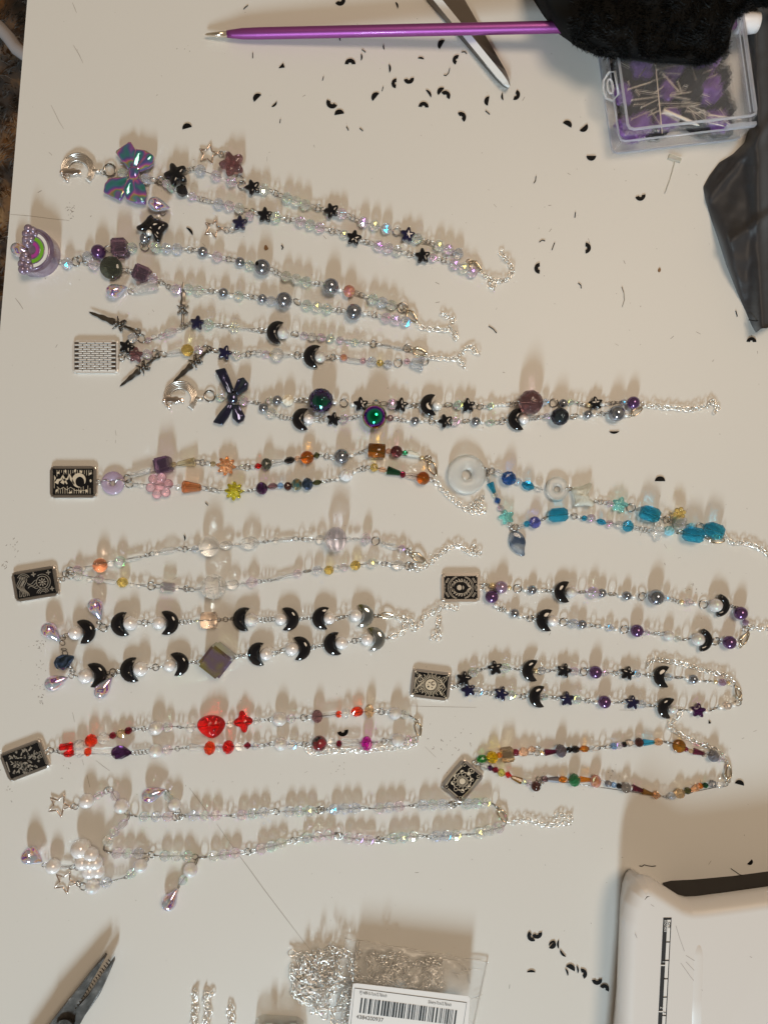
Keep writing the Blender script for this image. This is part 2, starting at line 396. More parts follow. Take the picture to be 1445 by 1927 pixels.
def b_melon():
    bm = bmesh.new(); bmesh.ops.create_uvsphere(bm, u_segments=40, v_segments=14, radius=.5)
    for v in bm.verts:
        a = math.atan2(v.co.z, v.co.x); f = 1 + .06 * math.cos(8 * a) * (1 - (v.co.y / .5) ** 2)
        v.co.x *= f; v.co.z *= f
    return mesh_of(bm, 'melon_bead')
def b_shell():
    o = [(-.10, -.5), (.12, -.5), (.34, -.3), (.5, -.02), (.48, .2), (.3, .38), (0, .46), (-.3, .38), (-.48, .2), (-.5, -.02), (-.34, -.3)]
    o = smooth_poly(o, 2)
    def rid(x, y):
        a = math.atan2(x, y + .52); return 1 + .16 * math.cos(a * 26)
    return mesh_of(puffy(o, .55, 1.8, (1, .95, .85, .7, .5, .3, .15), ridge=rid), 'shell_bead')
def b_bfly():
    o = [(-.5, .02), (-.28, .14), (-.05, .5), (.08, .3), (.46, .2), (.5, .05), (.32, -.12), (.25, -.48), (.1, -.48), (.02, -.2), (-.12, -.1), (-.42, -.12)]
    return mesh_of(puffy(smooth_poly(o, 2), .3, 2.4, ridge=lambda x, y: 1 + .25 * math.sin(x * 22) * math.sin(y * 19)), 'butterfly_bead')
SH = {  # code: (builder, name, default length, default width, flat thickness factor or 0)
    'f': (b_facet, 'faceted_bead', 19, 20, 0), 'j': (b_rond, 'faceted_bead', 19, 23, 0), 's': (b_sphere, 'round_bead', 20, 20, 0), 'b': (b_bicone, 'bicone_bead', 12, 12, 0),
    'l': (b_long, 'faceted_bead', 18, 14, 0), 'n': (b_cone, 'cone_bead', 24, 14, 0), 'N': (b_cone, 'cone_bead', 24, 14, 0), 't': (b_tube, 'tube_bead', 26, 10, 0), 'y': (b_cyl, 'tube_bead', 30, 26, 0),
    'k': (b_cube, 'cube_bead', 25, 25, 0), 'p': (b_block, 'block_bead', 35, 27, .8), 'd': (b_drop, 'drop_bead', 38, 24, 0), 'D': (b_fdrop, 'drop_bead', 34, 26, 0), 'x': (b_star, 'star_bead', 28, 28, .46),
    'w': (b_flower, 'flower_bead', 36, 36, .42), 'v': (b_petal, 'flower_bead', 46, 46, .34), 'q': (b_quat, 'clover_bead', 36, 42, .42), 'e': (b_coin, 'coin_bead', 24, 24, .42), 'm': (b_moon, 'moon_bead', 43, 43, .3), 'M': (b_moon, 'moon_bead', 43, 43, .3),
    'a': (lambda: b_moon(True), 'moon_bead', 40, 40, .3), 'o': (b_donut, 'ring_bead', 44, 44, .17), 'g': (b_carved, 'carved_bead', 45, 45, 0), 'u': (b_melon, 'melon_bead', 38, 44, 0), 'h': (b_shell, 'shell_bead', 52, 44, .5), 'B': (b_bfly, 'butterfly_bead', 60, 54, .3)}
PEARLS = {'pg', 'pw', 'pp', 'lp', 'gp', 'wc', 'wk', 'bp'}
def ring_mesh():
    bm = bmesh.new(); sweep(bm, [(5 * math.cos(a), 5 * math.sin(a), 0) for a in [2 * math.pi * k / 14 for k in range(14)]], .85, 5, True); return mesh_of(bm, 'jump_ring')
def loop_mesh():
    bm = bmesh.new(); sweep(bm, [(5.6 * math.cos(a), 3.6 * math.sin(a), 0) for a in [2 * math.pi * k / 14 for k in range(14)]], .8, 5, True); return mesh_of(bm, 'eye_loop')
def link_mesh():
    bm = bmesh.new(); sweep(bm, [(5.8 * math.cos(a), 4.3 * math.sin(a), 0) for a in [2 * math.pi * k / 14 for k in range(14)]], .85, 5, True); return mesh_of(bm, 'chain_link')
def clasp_mesh():
    bm = bmesh.new()
    loop = [(12 - 12 * math.cos(a) * 1.0, 5.5 * math.sin(a) * (1.0 - .35 * math.cos(a + math.pi)), 0) for a in [2 * math.pi * k / 24 for k in range(24)]]
    sweep(bm, loop, lambda t: 1.9 if t < .5 else 1.4, 6, True)
    ball(bm, (1, 0, 0), 3.2, 10, 6); ball(bm, (8, 7.5, 0), 1.7, 8, 6, (1.5, .8, .8))
    sweep(bm, [(-3.2 + 3.2 * math.cos(a), 3.2 * math.sin(a), 0) for a in [2 * math.pi * k / 12 for k in range(12)]], .9, 5, True)
    return mesh_of(bm, 'clasp')
def wire(neck, a, b, z0, z1, r=.7, m=None):
    va, vb = P(*a, z0), P(*b, z1); bm = bmesh.new()
    L = (vb - va).length / U
    sweep(bm, [(0, 0, 0), (L, 0, 0)], r, 5)
    o = bpy.data.objects.new('wire', mesh_of(bm, 'wire')); o.location = va - neck.location; o.scale = (U,) * 3
    o.rotation_euler = (vb - va).to_track_quat('X', 'Z').to_euler(); o.material_slots[0].link = 'OBJECT'; o.material_slots[0].material = m or STEEL
    col.objects.link(o); o.parent = neck
def bead(neck, shape, code, L, W, x, y, ang, zmin=0, parent=None):
    b = SH[shape]; me = cached(shape, b[0]); th = b[4]
    h = W * th if th else W
    z = max(h / 2 + (3 if th else 0), zmin)
    if shape in 'mM': k = 4.5 if shape == 'm' else -4.5; x += k * math.cos(ang); y -= k * math.sin(ang)
    if shape in 'NMa': ang += math.pi
    if shape == 'x': ang = R.uniform(-.35, .35) if L < 36 else ang
    sclz = W if not th else W
    rot = (R.uniform(0, 6.28), 0, ang) if (not th and shape not in 'kyuB') else (0, 0, ang)
    nm = b[1]
    if code in PEARLS and shape == 's': nm = 'pearl'
    if th: rot = (R.uniform(-.12, .12), R.uniform(-.12, .12), ang)
    if shape not in 's' and not th and shape not in 'kyu':
        o = put(nm, me, x, y, z, 0, (L, W, W), neck, M(code), rot)
    else: o = put(nm, me, x, y, z, 0, (L, W, sclz), neck, M(code), rot)
    return o, z
def fill(neck, a, b, za, zb):
    """eye loops and jump rings filling the gap a -> b"""
    d = math.hypot(b[0] - a[0], b[1] - a[1])
    if d < 5: return
    ang = math.atan2(-(b[1] - a[1]), b[0] - a[0]); n = max(1, round((d - 3) / 8.2))
    if n % 2 == 0 and n > 1: n -= 1 if d / n > 9 else -1
    for i in range(n):
        t = (i + .5) / n; x, y = a[0] + (b[0] - a[0]) * t, a[1] + (b[1] - a[1]) * t
        loopy = i in (0, n - 1) and n > 1
        k = d / n / 8.2
        tilt = (R.choice((.15, 1.15)) if i % 2 == 0 else R.choice((1.0, .1))) + R.uniform(-.15, .15)
        zz = 2.0 + 3.6 * abs(math.sin(tilt)) + .25 * (za + (zb - za) * t)
        if loopy: put('eye_loop', cached('loop', loop_mesh), x, y, zz, 0, (k * 1.05, 1, 1), neck, STEEL, (tilt, 0, ang))
        else: put('jump_ring', cached('ring', ring_mesh), x, y, zz, 0, min(1.5, max(.9, k)), neck, STEEL, (tilt, R.uniform(-.2, .2), ang))
def strand(neck, spec):
    groups = []
    for g in spec.split('/'):
        beads = []
        for tk in g.split():
            head, pos = tk.split('@'); c = [float(v) for v in pos.split(',')]
            cnt = 1
            if head[0].isdigit(): cnt = int(head[0]); head = head[1:]
            if head == 'c' or head[:2] == 'c:': head = 'f.ca' + head[1:]
            if head == 'P': beads.append(['P', '', 0, 0, c[0], c[1]]); continue
            sm, _, sz = head.partition(':'); s, m = sm.split('.')
            L, W = SH[s][2], SH[s][3]
            if sz:
                q = [float(v) for v in sz.split('x')]; L = q[0]; W = q[1] if len(q) > 1 else (q[0] if L == W or s in 'sfbkexmMawo' else W * q[0] / SH[s][2])
            for i in range(cnt):
                t = i / (cnt - 1) if cnt > 1 else 0
                x, y = (c[0] + (c[2] - c[0]) * t, c[1] + (c[3] - c[1]) * t) if cnt > 1 else (c[0], c[1])
                beads.append([s, m, L, W, x, y])
        if beads: groups.append(beads)
    flat = [b for g in groups for b in g]
    prev_end = None
    for gi, g in enumerate(groups):
        big = max(b[3] * (SH[b[0]][4] or 1) if b[0] != 'P' else 0 for b in g); ends = []
        for i, b in enumerate(g):
            fi = flat.index(b)
            a = g[i - 1] if i > 0 else (b if len(g) > 1 else flat[max(0, fi - 1)])
            c = g[i + 1] if i < len(g) - 1 else (b if len(g) > 1 else flat[min(len(flat) - 1, fi + 1)])
            dx, dy = c[4] - a[4], c[5] - a[5]
            ang = math.atan2(-dy, dx) if (dx or dy) else 0
            if b[0] == 'P': z = 4; hl = 0
            else:
                _, z = bead(neck, b[0], b[1], b[2], b[3], b[4], b[5], ang, min(.30 * big, 9))
                hl = b[2] / 2
                if b[0] in 'mMa': hl = b[2] * .3
                if b[0] == 'x': hl = b[2] * .4
            ends.append((b[4], b[5], ang, hl, z))
        f, l = ends[0], ends[-1]
        s = (f[0] - math.cos(f[2]) * f[3], f[1] + math.sin(f[2]) * f[3]); e_ = (l[0] + math.cos(l[2]) * l[3], l[1] - math.sin(l[2]) * l[3])
        if g[0][0] != 'P': wire(neck, s, e_, f[4], l[4])
        if prev_end: fill(neck, prev_end[0], s, prev_end[1], f[4])
        prev_end = (e_, l[4])
def chain(neck, pts, m=None, step=7.2, k=1.0, z=3.5):
    m = m or SILVER; seg = []; pts = [Vector((p[0], p[1], 0)) for p in pts]
    tot = sum((pts[i + 1] - pts[i]).length for i in range(len(pts) - 1)); n = max(2, round(tot / (step * k)))
    for i in range(n):
        d = tot * (i + .5) / n; j = 0
        while j < len(pts) - 2 and d > (pts[j + 1] - pts[j]).length: d -= (pts[j + 1] - pts[j]).length; j += 1
        v = pts[j + 1] - pts[j]; p = pts[j] + v.normalized() * d; ang = math.atan2(-v.y, v.x)
        tilt = (.25 if i % 2 else .95) + R.uniform(-.3, .3)
        put('chain_link', cached('link', link_mesh), p.x + R.uniform(-.8, .8), p.y + R.uniform(-.8, .8), z + R.uniform(-.5, 2), 0, k, neck, m, (tilt * R.choice((-1, 1)), R.uniform(-.2, .2), ang + R.uniform(-.35, .35)))
def clasp(neck, x, y, x2, y2, m=None):
    ang = math.atan2(-(y2 - y), x2 - x); k = max(.85, math.hypot(x2 - x, y2 - y) / 24)
    put('clasp', cached('clasp', clasp_mesh), x, y, 5, 0, k, neck, m or mat('clasp_metal', (.66, .58, .46), .18, 1), (.35, 0, ang))
def ring(neck, x, y, r=6, tilt=.2, ang=0, m=None):
    put('jump_ring', cached('ring', ring_mesh), x, y, 3 + r * abs(math.sin(tilt)), 0, (r / 5, r / 5, 1.05), neck, m or STEEL, (tilt, 0, ang))
def one(neck, shape, code, L, W, x, y, deg, zmin=0): return bead(neck, shape, code, L, W, x, y, math.radians(deg), zmin)[0]

# ================================================================== table, floor
def table_build():
    def shader(n, b):
        t = n.nodes.new('ShaderNodeTexCoord')
        z = n.nodes.new('ShaderNodeTexNoise'); z.inputs['Scale'].default_value = 9; z.inputs['Detail'].default_value = 6
        n.links.new(t.outputs['Object'], z.inputs['Vector'])
        r = ramp_node(n, [(.3, (.70, .685, .655)), (.5, (.725, .71, .68)), (.7, (.70, .675, .64))]); n.links.new(z.outputs[0], r.inputs[0])
        z3 = n.nodes.new('ShaderNodeTexNoise'); z3.inputs['Scale'].default_value = 160; z3.inputs['Detail'].default_value = 5; n.links.new(t.outputs['Object'], z3.inputs['Vector'])
        r3 = ramp_node(n, [(.66, (1, 1, 1)), (.74, (.86, .84, .81))]); n.links.new(z3.outputs[0], r3.inputs[0])
        mx = n.nodes.new('ShaderNodeMixRGB'); mx.blend_type = 'MULTIPLY'; mx.inputs[0].default_value = 1
        n.links.new(r.outputs[0], mx.inputs[1]); n.links.new(r3.outputs[0], mx.inputs[2])
        z4 = n.nodes.new('ShaderNodeTexNoise'); z4.inputs['Scale'].default_value = 1100; z4.inputs['Detail'].default_value = 3; n.links.new(t.outputs['Object'], z4.inputs['Vector'])
        r4 = ramp_node(n, [(.3, (.89, .89, .885)), (.68, (1.0, 1.0, 1.0))]); n.links.new(z4.outputs[0], r4.inputs[0])
        m2 = n.nodes.new('ShaderNodeMixRGB'); m2.blend_type = 'MULTIPLY'; m2.inputs[0].default_value = 1
        n.links.new(mx.outputs[0], m2.inputs[1]); n.links.new(r4.outputs[0], m2.inputs[2]); n.links.new(m2.outputs[0], b.inputs['Base Color'])
        bp = n.nodes.new('ShaderNodeBump'); bp.inputs['Strength'].default_value = .12; bp.inputs['Distance'].default_value = .0002
        n.links.new(z4.outputs[0], bp.inputs['Height']); n.links.new(bp.outputs[0], b.inputs['Normal'])
    tm = mat('painted_table', (.7, .69, .66), .42, build=shader, spec=.35)
    edge = [(75, -260), (52, 0), (16, 440), (-1, 640), (-60, 1300), (-125, 2100), (1600, 2100), (1600, -260)]
    o = bpy.data.objects.new('table', None); col.objects.link(o); o.location = P(700, 1000, 0)
    tag(o, 'cream white painted worktable top with scratches, under all the necklaces', 'table')
    pts = [(P(x, y) - o.location) / U for x, y in edge]
    bm = slab_bm([(p.x, p.y) for p in pts][::-1], -66, 0, 4, 3)
    put('tabletop', mesh_of(bm, 'tabletop', False), 700, 1000, 0, 0, 1, o, tm)
    sm = mat('scratch', (.26, .23, .20), .6)
    for L in ([(137, 5), (141, 14), (145, 24)], [(139, 85), (149, 101), (157, 119)], [(97, 198), (105, 215), (112, 229), (121, 243)], [(20, 403), (60, 407), (100, 412), (131, 415)],
              [(357, 1482), (380, 1513), (398, 1537)], [(408, 1550), (440, 1596), (470, 1636), (500, 1678), (532, 1720), (560, 1757), (588, 1793)], [(137, 1340), (139, 1350), (141, 1359)], [(181, 1431), (195, 1442), (207, 1451)], [(155, 1428), (158, 1440)],
              [(164, 1458), (170, 1482)], [(770, 1328), (800, 1329), (840, 1330), (896, 1331)], [(30, 561), (37, 571), (44, 582)], [(1165, 1336), (1195, 1337)], [(800, 1405), (820, 1425)], [(1287, 1768), (1300, 1790)], [(218, 828), (218, 834)], [(218, 810), (219, 820)]):
        bm = bmesh.new(); c = P(*L[0]); q = [(P(*p) - c) / U for p in L]
        wd = R.uniform(.6, 1.1)
        pts = [(a.x + R.uniform(-.4, .4), a.y + R.uniform(-.4, .4)) for a in q]; strip(bm, pts, lambda t: wd * (.45 + .55 * math.sin(math.pi * min(.95, t + .05))), .02, .18)
        put('scratch', mesh_of(bm, 'scratch', False), *L[0], 0, 0, 1, o, sm)
    bm = bmesh.new()
    spots = [(130, 390, 8), (135, 400, 6), (95, 505, 8), (88, 512, 8), (75, 1215, 9), (74, 1255, 10), (76, 1290, 8), (78, 1320, 6), (78, 1210, 10), (25, 1030, 8), (10, 1065, 5), (830, 1395, 22), (870, 1400, 25), (850, 1420, 20), (1300, 1105, 6), (130, 1435, 12), (15, 1480, 12), (640, 1440, 14), (1150, 1455, 10)]
    for x, y, s in spots:
        for _ in range(9):
            p = P(x + R.gauss(0, s * .7), y + R.gauss(0, s)); q = (p - o.location) / U
            a = R.uniform(0, 3.14); l = R.uniform(.6, 2.6)
            strip(bm, [(q.x, q.y), (q.x + math.cos(a) * l, q.y + math.sin(a) * l), (q.x + math.cos(a + .4) * l * 1.6, q.y + math.sin(a + .4) * l * 1.6)], R.uniform(.5, 1.1), .02, .15)
    for _ in range(330):
        q = (P(R.uniform(20, 1430), R.uniform(20, 1900)) - o.location) / U; a = R.uniform(0, 3.14); l = R.uniform(.5, 2.5) if R.random() < .8 else R.uniform(4, 10)
        strip(bm, [(q.x, q.y), (q.x + math.cos(a) * l, q.y + math.sin(a) * l)], R.uniform(.4, .9), .02, .12)
    s = put('scuff_marks', mesh_of(bm, 'scuff_marks', False), 700, 1000, 0, 0, 1, o, mat('scuff', (.20, .165, .14), .7)); s['kind'] = 'stuff'
table_build()
# brown plush rug far below the table edge
def rug_build():
    zf = -620
    bm = bmesh.new(); nx, ny = 40, 150
    gr = [[None] * (ny + 1) for _ in range(nx + 1)]
    for i in range(nx + 1):
        for j in range(ny + 1):
            x = -560 + 700 * i / nx; y = -900 + 3300 * j / ny
            h = noise.noise(Vector((x * .012, y * .012, 1))) * 45 + noise.noise(Vector((x * .04, y * .04, 5))) * 16
            p = P(CX + (x - CX) * 1.0, y, 0); gr[i][j] = bm.verts.new((p.x / U * 1.25, p.y / U * 1.25, zf + h))
    for i in range(nx):
        for j in range(ny): bm.faces.new((gr[i][j], gr[i + 1][j], gr[i + 1][j + 1], gr[i][j + 1]))
    for v in [(-3000, -3000), ]: pass
    o = bpy.data.objects.new('floor', mesh_of(bm, 'floor')); o.scale = (U,) * 3
    o.material_slots[0].link = 'OBJECT'
    o.material_slots[0].material = mat('brown_plush', (.1, .05, .02), .9, sheen=.4, build=noise_ramp(.012, [(.36, (.006, .005, .005)), (.5, (.035, .018, .008)), (.62, (.16, .075, .022)), (.75, (.34, .19, .07))], detail=5))
    col.objects.link(o); tag(o, kind='structure')
    bm = bmesh.new()
    for _ in range(5200):
        x, y = R.uniform(-330, 70), R.uniform(-250, 1000)
        p = P(x, y, 0); k = 1.25
        X, Y = p.x / U * k, p.y / U * k; z = zf + noise.noise(Vector((x * .012, y * .012, 1))) * 45 + 2
        a = R.uniform(0, 6.28) if R.random() < .3 else noise.noise(Vector((x * .01, y * .01, 9))) * 6; l = R.uniform(14, 34)
        v = [bm.verts.new((X - math.sin(a) * 1.3, Y + math.cos(a) * 1.3, z)), bm.verts.new((X + math.sin(a) * 1.3, Y - math.cos(a) * 1.3, z)), bm.verts.new((X + math.cos(a) * l * .6, Y + math.sin(a) * l * .6, z + 9)), bm.verts.new((X + math.cos(a) * l, Y + math.sin(a) * l, z + 5))]
        bm.faces.new((v[0], v[1], v[2])); bm.faces.new((v[0], v[2], v[3]))
    f = bpy.data.objects.new('rug_pile', mesh_of(bm, 'rug_pile', False)); f.scale = (U,) * 3; f.material_slots[0].link = 'OBJECT'
    f.material_slots[0].material = MATS['brown_plush']; col.objects.link(f); tag(f, 'shaggy brown and black rug pile beside the table edge', 'rug', kind='stuff')
    # grey strap lying on the rug
    bm = bmesh.new(); k = (D + 560) / D
    pts = [(-40, 20), (0, 52), (18, 72), (32, 92), (60, 112), (100, 125)]
    q = [(P(CX + (x - CX) * 1.0, y, -560)) / U for x, y in pts]
    sweep(bm, [(v.x, v.y, -560) for v in q], 17, 10)
    s = bpy.data.objects.new('strap', mesh_of(bm, 'strap')); s.scale = (U,) * 3; s.material_slots[0].link = 'OBJECT'; s.material_slots[0].material = mat('grey_strap', (.30, .27, .27), .7)
    col.objects.link(s); tag(s, 'grey cord lying on the brown rug past the upper table edge', 'cord')
rug_build()

# ================================================================== charms
def card(neck, cx, cy, W, H, deg, art=None, th=6.5, body=None, lab=None):
    hw, hh = W / 2, H / 2
    o = []
    for sx, sy in ((1, 1), (-1, 1), (-1, -1), (1, -1)):
        c = [(hw - 7, hh - .8), (hw - 4.5, hh), (hw - 1, hh - 1), (hw, hh - 4.5), (hw - .8, hh - 7)]
        c = [(x * sx, y * sy) for x, y in c]
        if sx * sy < 0: c = c[::-1]
        o += c[::-1] if True else c
    ang = math.atan2
    o = sorted(o, key=lambda p: ang(p[1] / hh, p[0] / hw))
    d = put('card_charm', mesh_of(slab_bm(o, 0, th, 1.6, 2), 'card_charm', False), cx, cy, 0.5, math.radians(deg), 1, neck, body or mat('card_rim', (.62, .57, .53), .33, 1))
    if lab: d['label'] = lab
    bpy.context.view_layer.update()
    Q = full(d)
    if art:
        inner = [(x * (1 - 2.8 / hw), y * (1 - 2.8 / hh)) for x, y in o]
        def sub(nm, mesh, m):
            s = bpy.data.objects.new(nm, mesh); s.material_slots[0].link = 'OBJECT'; s.material_slots[0].material = m; col.objects.link(s); s.parent = d; return s
        sub('enamel', mesh_of(slab_bm(inner, th - 1, th + .35), 'enamel', False), ENAMEL)
        bm = bmesh.new(); art(bm, hw, hh, th + .2, th + 1.1); sub('relief', mesh_of(bm, 'relief', False), CREAM if art not in (art_skull, art_fool, art_queen) else mat('dim_relief', (.60, .55, .48), .38, .7))
        bm = bmesh.new(); b2 = [(x * .91, y * .87) for x, y in o]; strip(bm, b2 + b2[:1], .55, th - .5, th + .9); sub('border', mesh_of(bm, 'border', False), OLDSILVER)
    bm = bmesh.new(); sweep(bm, [(hw + 3.5 + 4 * math.cos(a), 4 * math.sin(a), th / 2) for a in [2 * math.pi * k / 14 for k in range(14)]], 1.3, 6, True)
    e = bpy.data.objects.new('eyelet', mesh_of(bm, 'eyelet')); e.material_slots[0].link = 'OBJECT'; e.material_slots[0].material = OLDSILVER; col.objects.link(e); e.parent = d
    return d
def art_bricks(bm, hw, hh, a, b): pass
def leaf(bm, x, y, deg, L, a, b, wd=3):
    c, s = math.cos(math.radians(deg)), math.sin(math.radians(deg))
    strip(bm, [(x + c * L * t, y + s * L * t) for t in (0, .25, .5, .75, 1)], lambda t: .5 + wd * math.sin(math.pi * min(t, .97)), a, b)
def art_cat(bm, hw, hh, a, b):
    for k in range(16):
        x = -hw + 11 + k * (2 * hw - 22) / 15; strip(bm, [(x, -hh + 7), (x, -hh + 7 + R.uniform(4, 16))], .7, a, b - .3); strip(bm, [(x + 2, hh - 7), (x + 2, hh - 7 - R.uniform(4, 14))], .7, a, b - .3)
    r = 14.5; pts = arc(12, -1, r, -35, 300, 22)      # crescent
    strip(bm, [(12 + 10.5 * math.cos(t), 1.5 + 11.5 * math.sin(t)) for t in [math.radians(-25 + 300 * k / 20) for k in range(21)]], lambda t: .8 + 6.5 * math.sin(math.pi * min(.97, t)), a, b)
    # two little peaked silhouettes side by side
    for x0, s in ((-22, 1.0), (-10, 1.15)):
        strip(bm, [(x0 - 9 * s, -3), (x0 - 6 * s, 3 * s), (x0, 5 * s), (x0 + 3 * s, 13 * s)], lambda t: 6.5 * (1 - t) + .8, a, b)
        strip(bm, [(x0 + 3 * s, 12 * s), (x0 + 6 * s, 4 * s), (x0 + 11 * s, -4 * s)], lambda t: 4.2 * math.sin(math.pi * min(.9, t + .1)) + .6, a, b)
    strip(bm, [(-30, -9), (-24, -14), (-18, -10), (-12, -15), (-4, -10), (4, -16), (24, -16)], .8, a, b)
    for x, y, d in ((-30, 17, 40), (-14, 19, 90), (3, 20, 70), (16, 18, 110), (30, 16, 30), (-32, -17, 60), (-8, -19, 20), (14, -19, 80), (26, -18, 100), (33, 1, 90), (-34, 6, 90)): leaf(bm, x, y - 2, d, 6, a, b, 3.2)
    strip(bm, [(-hw + 8, -12), (-hw + 8, 12)], .7, a, b)
def art_sun(bm, hw, hh, a, b):
    disc(bm, 0, 0, 10.5, a, b, 24)
    for k in range(36):
        t = 2 * math.pi * k / 36; r0, r1 = 12, 12 + (11 if k % 2 else 7)
        strip(bm, [(r0 * math.cos(t), r0 * math.sin(t)), (r1 * math.cos(t), r1 * math.sin(t))], .9, a, b)
    for s in (-1, 1):
        for q in range(4):
            strip(bm, [(s * (17 + q * 3) + 2.4 * math.sin(y * .33 + q), y) for y in range(-16, 17, 2)], .7, a, b - .2)
    for sx in (-1, 1):
        for sy in (-1, 1):
            for q in range(4): leaf(bm, sx * (hw - 14 + q * 1.5), sy * (hh - 9 - q * 1.2), 90 * (1 - sx) + sx * sy * (q * 35 - 20), 6, a, b, 2)
            disc(bm, sx * (hw - 5), sy * (hh - 5), 1.8, a, b, 8)
    strip(bm, [(-hw + 7, -11), (-hw + 7, 11)], .8, a, b)
    for k in range(9): strip(bm, [(-hw + 4.5, -10 + k * 2.4), (-hw + 6.5, -10 + k * 2.4)], .7, a, b)
    # small features on the disc, in black
    dk = bm
def art_phase(bm, hw, hh, a, b):
    disc(bm, 0, 0, 5.8, a, b, 18)
    for k in range(24):
        t = 2 * math.pi * k / 24; r1 = 14 if k % 2 else 11
        strip(bm, [(7 * math.cos(t), 7 * math.sin(t)), (r1 * math.cos(t), r1 * math.sin(t))], .8, a, b)
    for k in range(8):
        t = 2 * math.pi * k / 8; x, y = 19 * math.cos(t), 16.5 * math.sin(t)
        strip(bm, [(x + 3.3 * math.cos(q), y + 3.3 * math.sin(q)) for q in [2 * math.pi * j / 14 for j in range(15)]], .7, a, b)
        if k == 0: disc(bm, x, y, 3.1, a, b, 14)
        elif k != 4: disc(bm, x, y, 3.1, a, b, 10, None, t - math.pi / 2 + (.5 if k < 4 else 2.6), t + math.pi / 2 + (.5 if k < 4 else 2.6))
        t2 = t + math.pi / 8; strip(bm, [(17.5 * math.cos(t2 - .12), 15.5 * math.sin(t2 - .12)), (17.5 * math.cos(t2 + .12), 15.5 * math.sin(t2 + .12))], 1.6, a, b)
    for s in (-1, 1):
        pts = [(x, s * (20 - abs(x) ** 2 * .004)) for x in range(-22, 23, 3)]; strip(bm, pts, .7, a, b)
        for x, y in pts: leaf(bm, x, y, 50 * s, 3.4, a, b, 1.5); leaf(bm, x, y, 130 * s, 3.4, a, b, 1.5)
        for sx in (-1, 1): strip(bm, arc(sx * (hw - 8), s * (hh - 8), 2.6, 0, 330, 10), .7, a, b)
    strip(bm, arc(hw - 8, 0, 4, 0, 360, 14, 5.5), .9, a, b); disc(bm, hw - 8, 0, 1.3, a, b, 8)
    strip(bm, [(-hw + 7, -12), (-hw + 7, 12)], .8, a, b)
    for k in range(10): strip(bm, [(-hw + 4.5, -11 + k * 2.4), (-hw + 6.5, -11 + k * 2.4)], .7, a, b)
def art_queen(bm, hw, hh, a, b):
    for r, ry in ((21, 21), (24, 22)): strip(bm, arc(0, 0, r, -70, 70, 18, ry), .7, a, b); strip(bm, arc(0, 0, r, 110, 250, 18, ry), .7, a, b)
    for s in (-1, 1):
        for k in range(9):
            t = math.radians(20 + k * 17.5); leaf(bm, 13 * math.cos(t), s * 11 * math.sin(t), math.degrees(t) * s + 40 * s, 7, a, b, 1.5)
        strip(bm, arc(0, s * 2, 13, 20 * s, 160 * s, 14, 10), .8, a, b)
        strip(bm, [(20, 0), (17, s * 4), (12, s * 9), (5, s * 11), (-5, s * 11), (-14, s * 7), (-20, 0)], .8, a, b)
        for sx in (-1, 1): strip(bm, [(sx * (hw - 7), s * (hh - 16)), (sx * (hw - 12), s * (hh - 8)), (sx * (hw - 14), s * (hh - 9)), (sx * (hw - 9), s * (hh - 17)), (sx * (hw - 7), s * (hh - 16))], .8, a, b); disc(bm, sx * (hw - 5), s * (hh - 5), 1.8, a, b, 8)
    disc(bm, -2.5, 0, 4.6, a, b, 14, 5, 0.4, 5.9); disc(bm, 3, 0, 3, a, b, 10, 4.5, -1.2, 1.2)
    leaf(bm, 20, 0, 150, 9, a, b, 2); leaf(bm, 20, 0, 210, 9, a, b, 2); leaf(bm, -20, 0, 30, 8, a, b, 2); leaf(bm, -20, 0, -30, 8, a, b, 2)
    strip(bm, arc(hw - 6, 0, 2, 0, 360, 10, 6), .7, a, b)
    for k in range(8): strip(bm, [(-hw + 4.5, -10 + k * 2.6), (-hw + 7, -10 + k * 2.6)], .7, a, b)
def art_fool(bm, hw, hh, a, b):
    r2 = random.Random(3)
    strip(bm, arc(14, 1, 11, 0, 360, 26), 1.2, a, b); strip(bm, arc(14, 1, 15, -120, 120, 20), .9, a, b); disc(bm, 14, 1, 2.3, a, b, 10)
    for k in range(8): leaf(bm, 14 + 3 * math.cos(k * .785), 1 + 3 * math.sin(k * .785), k * 45, 5, a, b, 1.8)
    for i in range(5): strip(bm, [(-30 + i * 3 + 4 * math.sin(t * .22 + i * .3), -20 + t) for t in range(0, 38, 3)], 1.0, a, b)
    for i in range(4): strip(bm, [(-14 + t, -6 + i * 3.2 + 3 * math.sin(t * .3 + i)) for t in range(0, 20, 2)], .9, a, b)
    for i in range(3): strip(bm, arc(-20, 10, 6 + i * 3, 20, 150, 10), .9, a, b); strip(bm, arc(12, -22, 6 + i * 3, 20, 160, 10), .9, a, b)
    for x, y in ((28, 17), (0, 18), (30, -14)):
        for k in range(4): leaf(bm, x, y, k * 90, 4.5, a, b, 1.6)
    strip(bm, [(-26, 0), (-20, 8), (-22, 14), (-26, 16)], 1.6, a, b); strip(bm, [(-32, -20), (-30, -8), (-24, -10), (-24, -21)], .9, a, b)
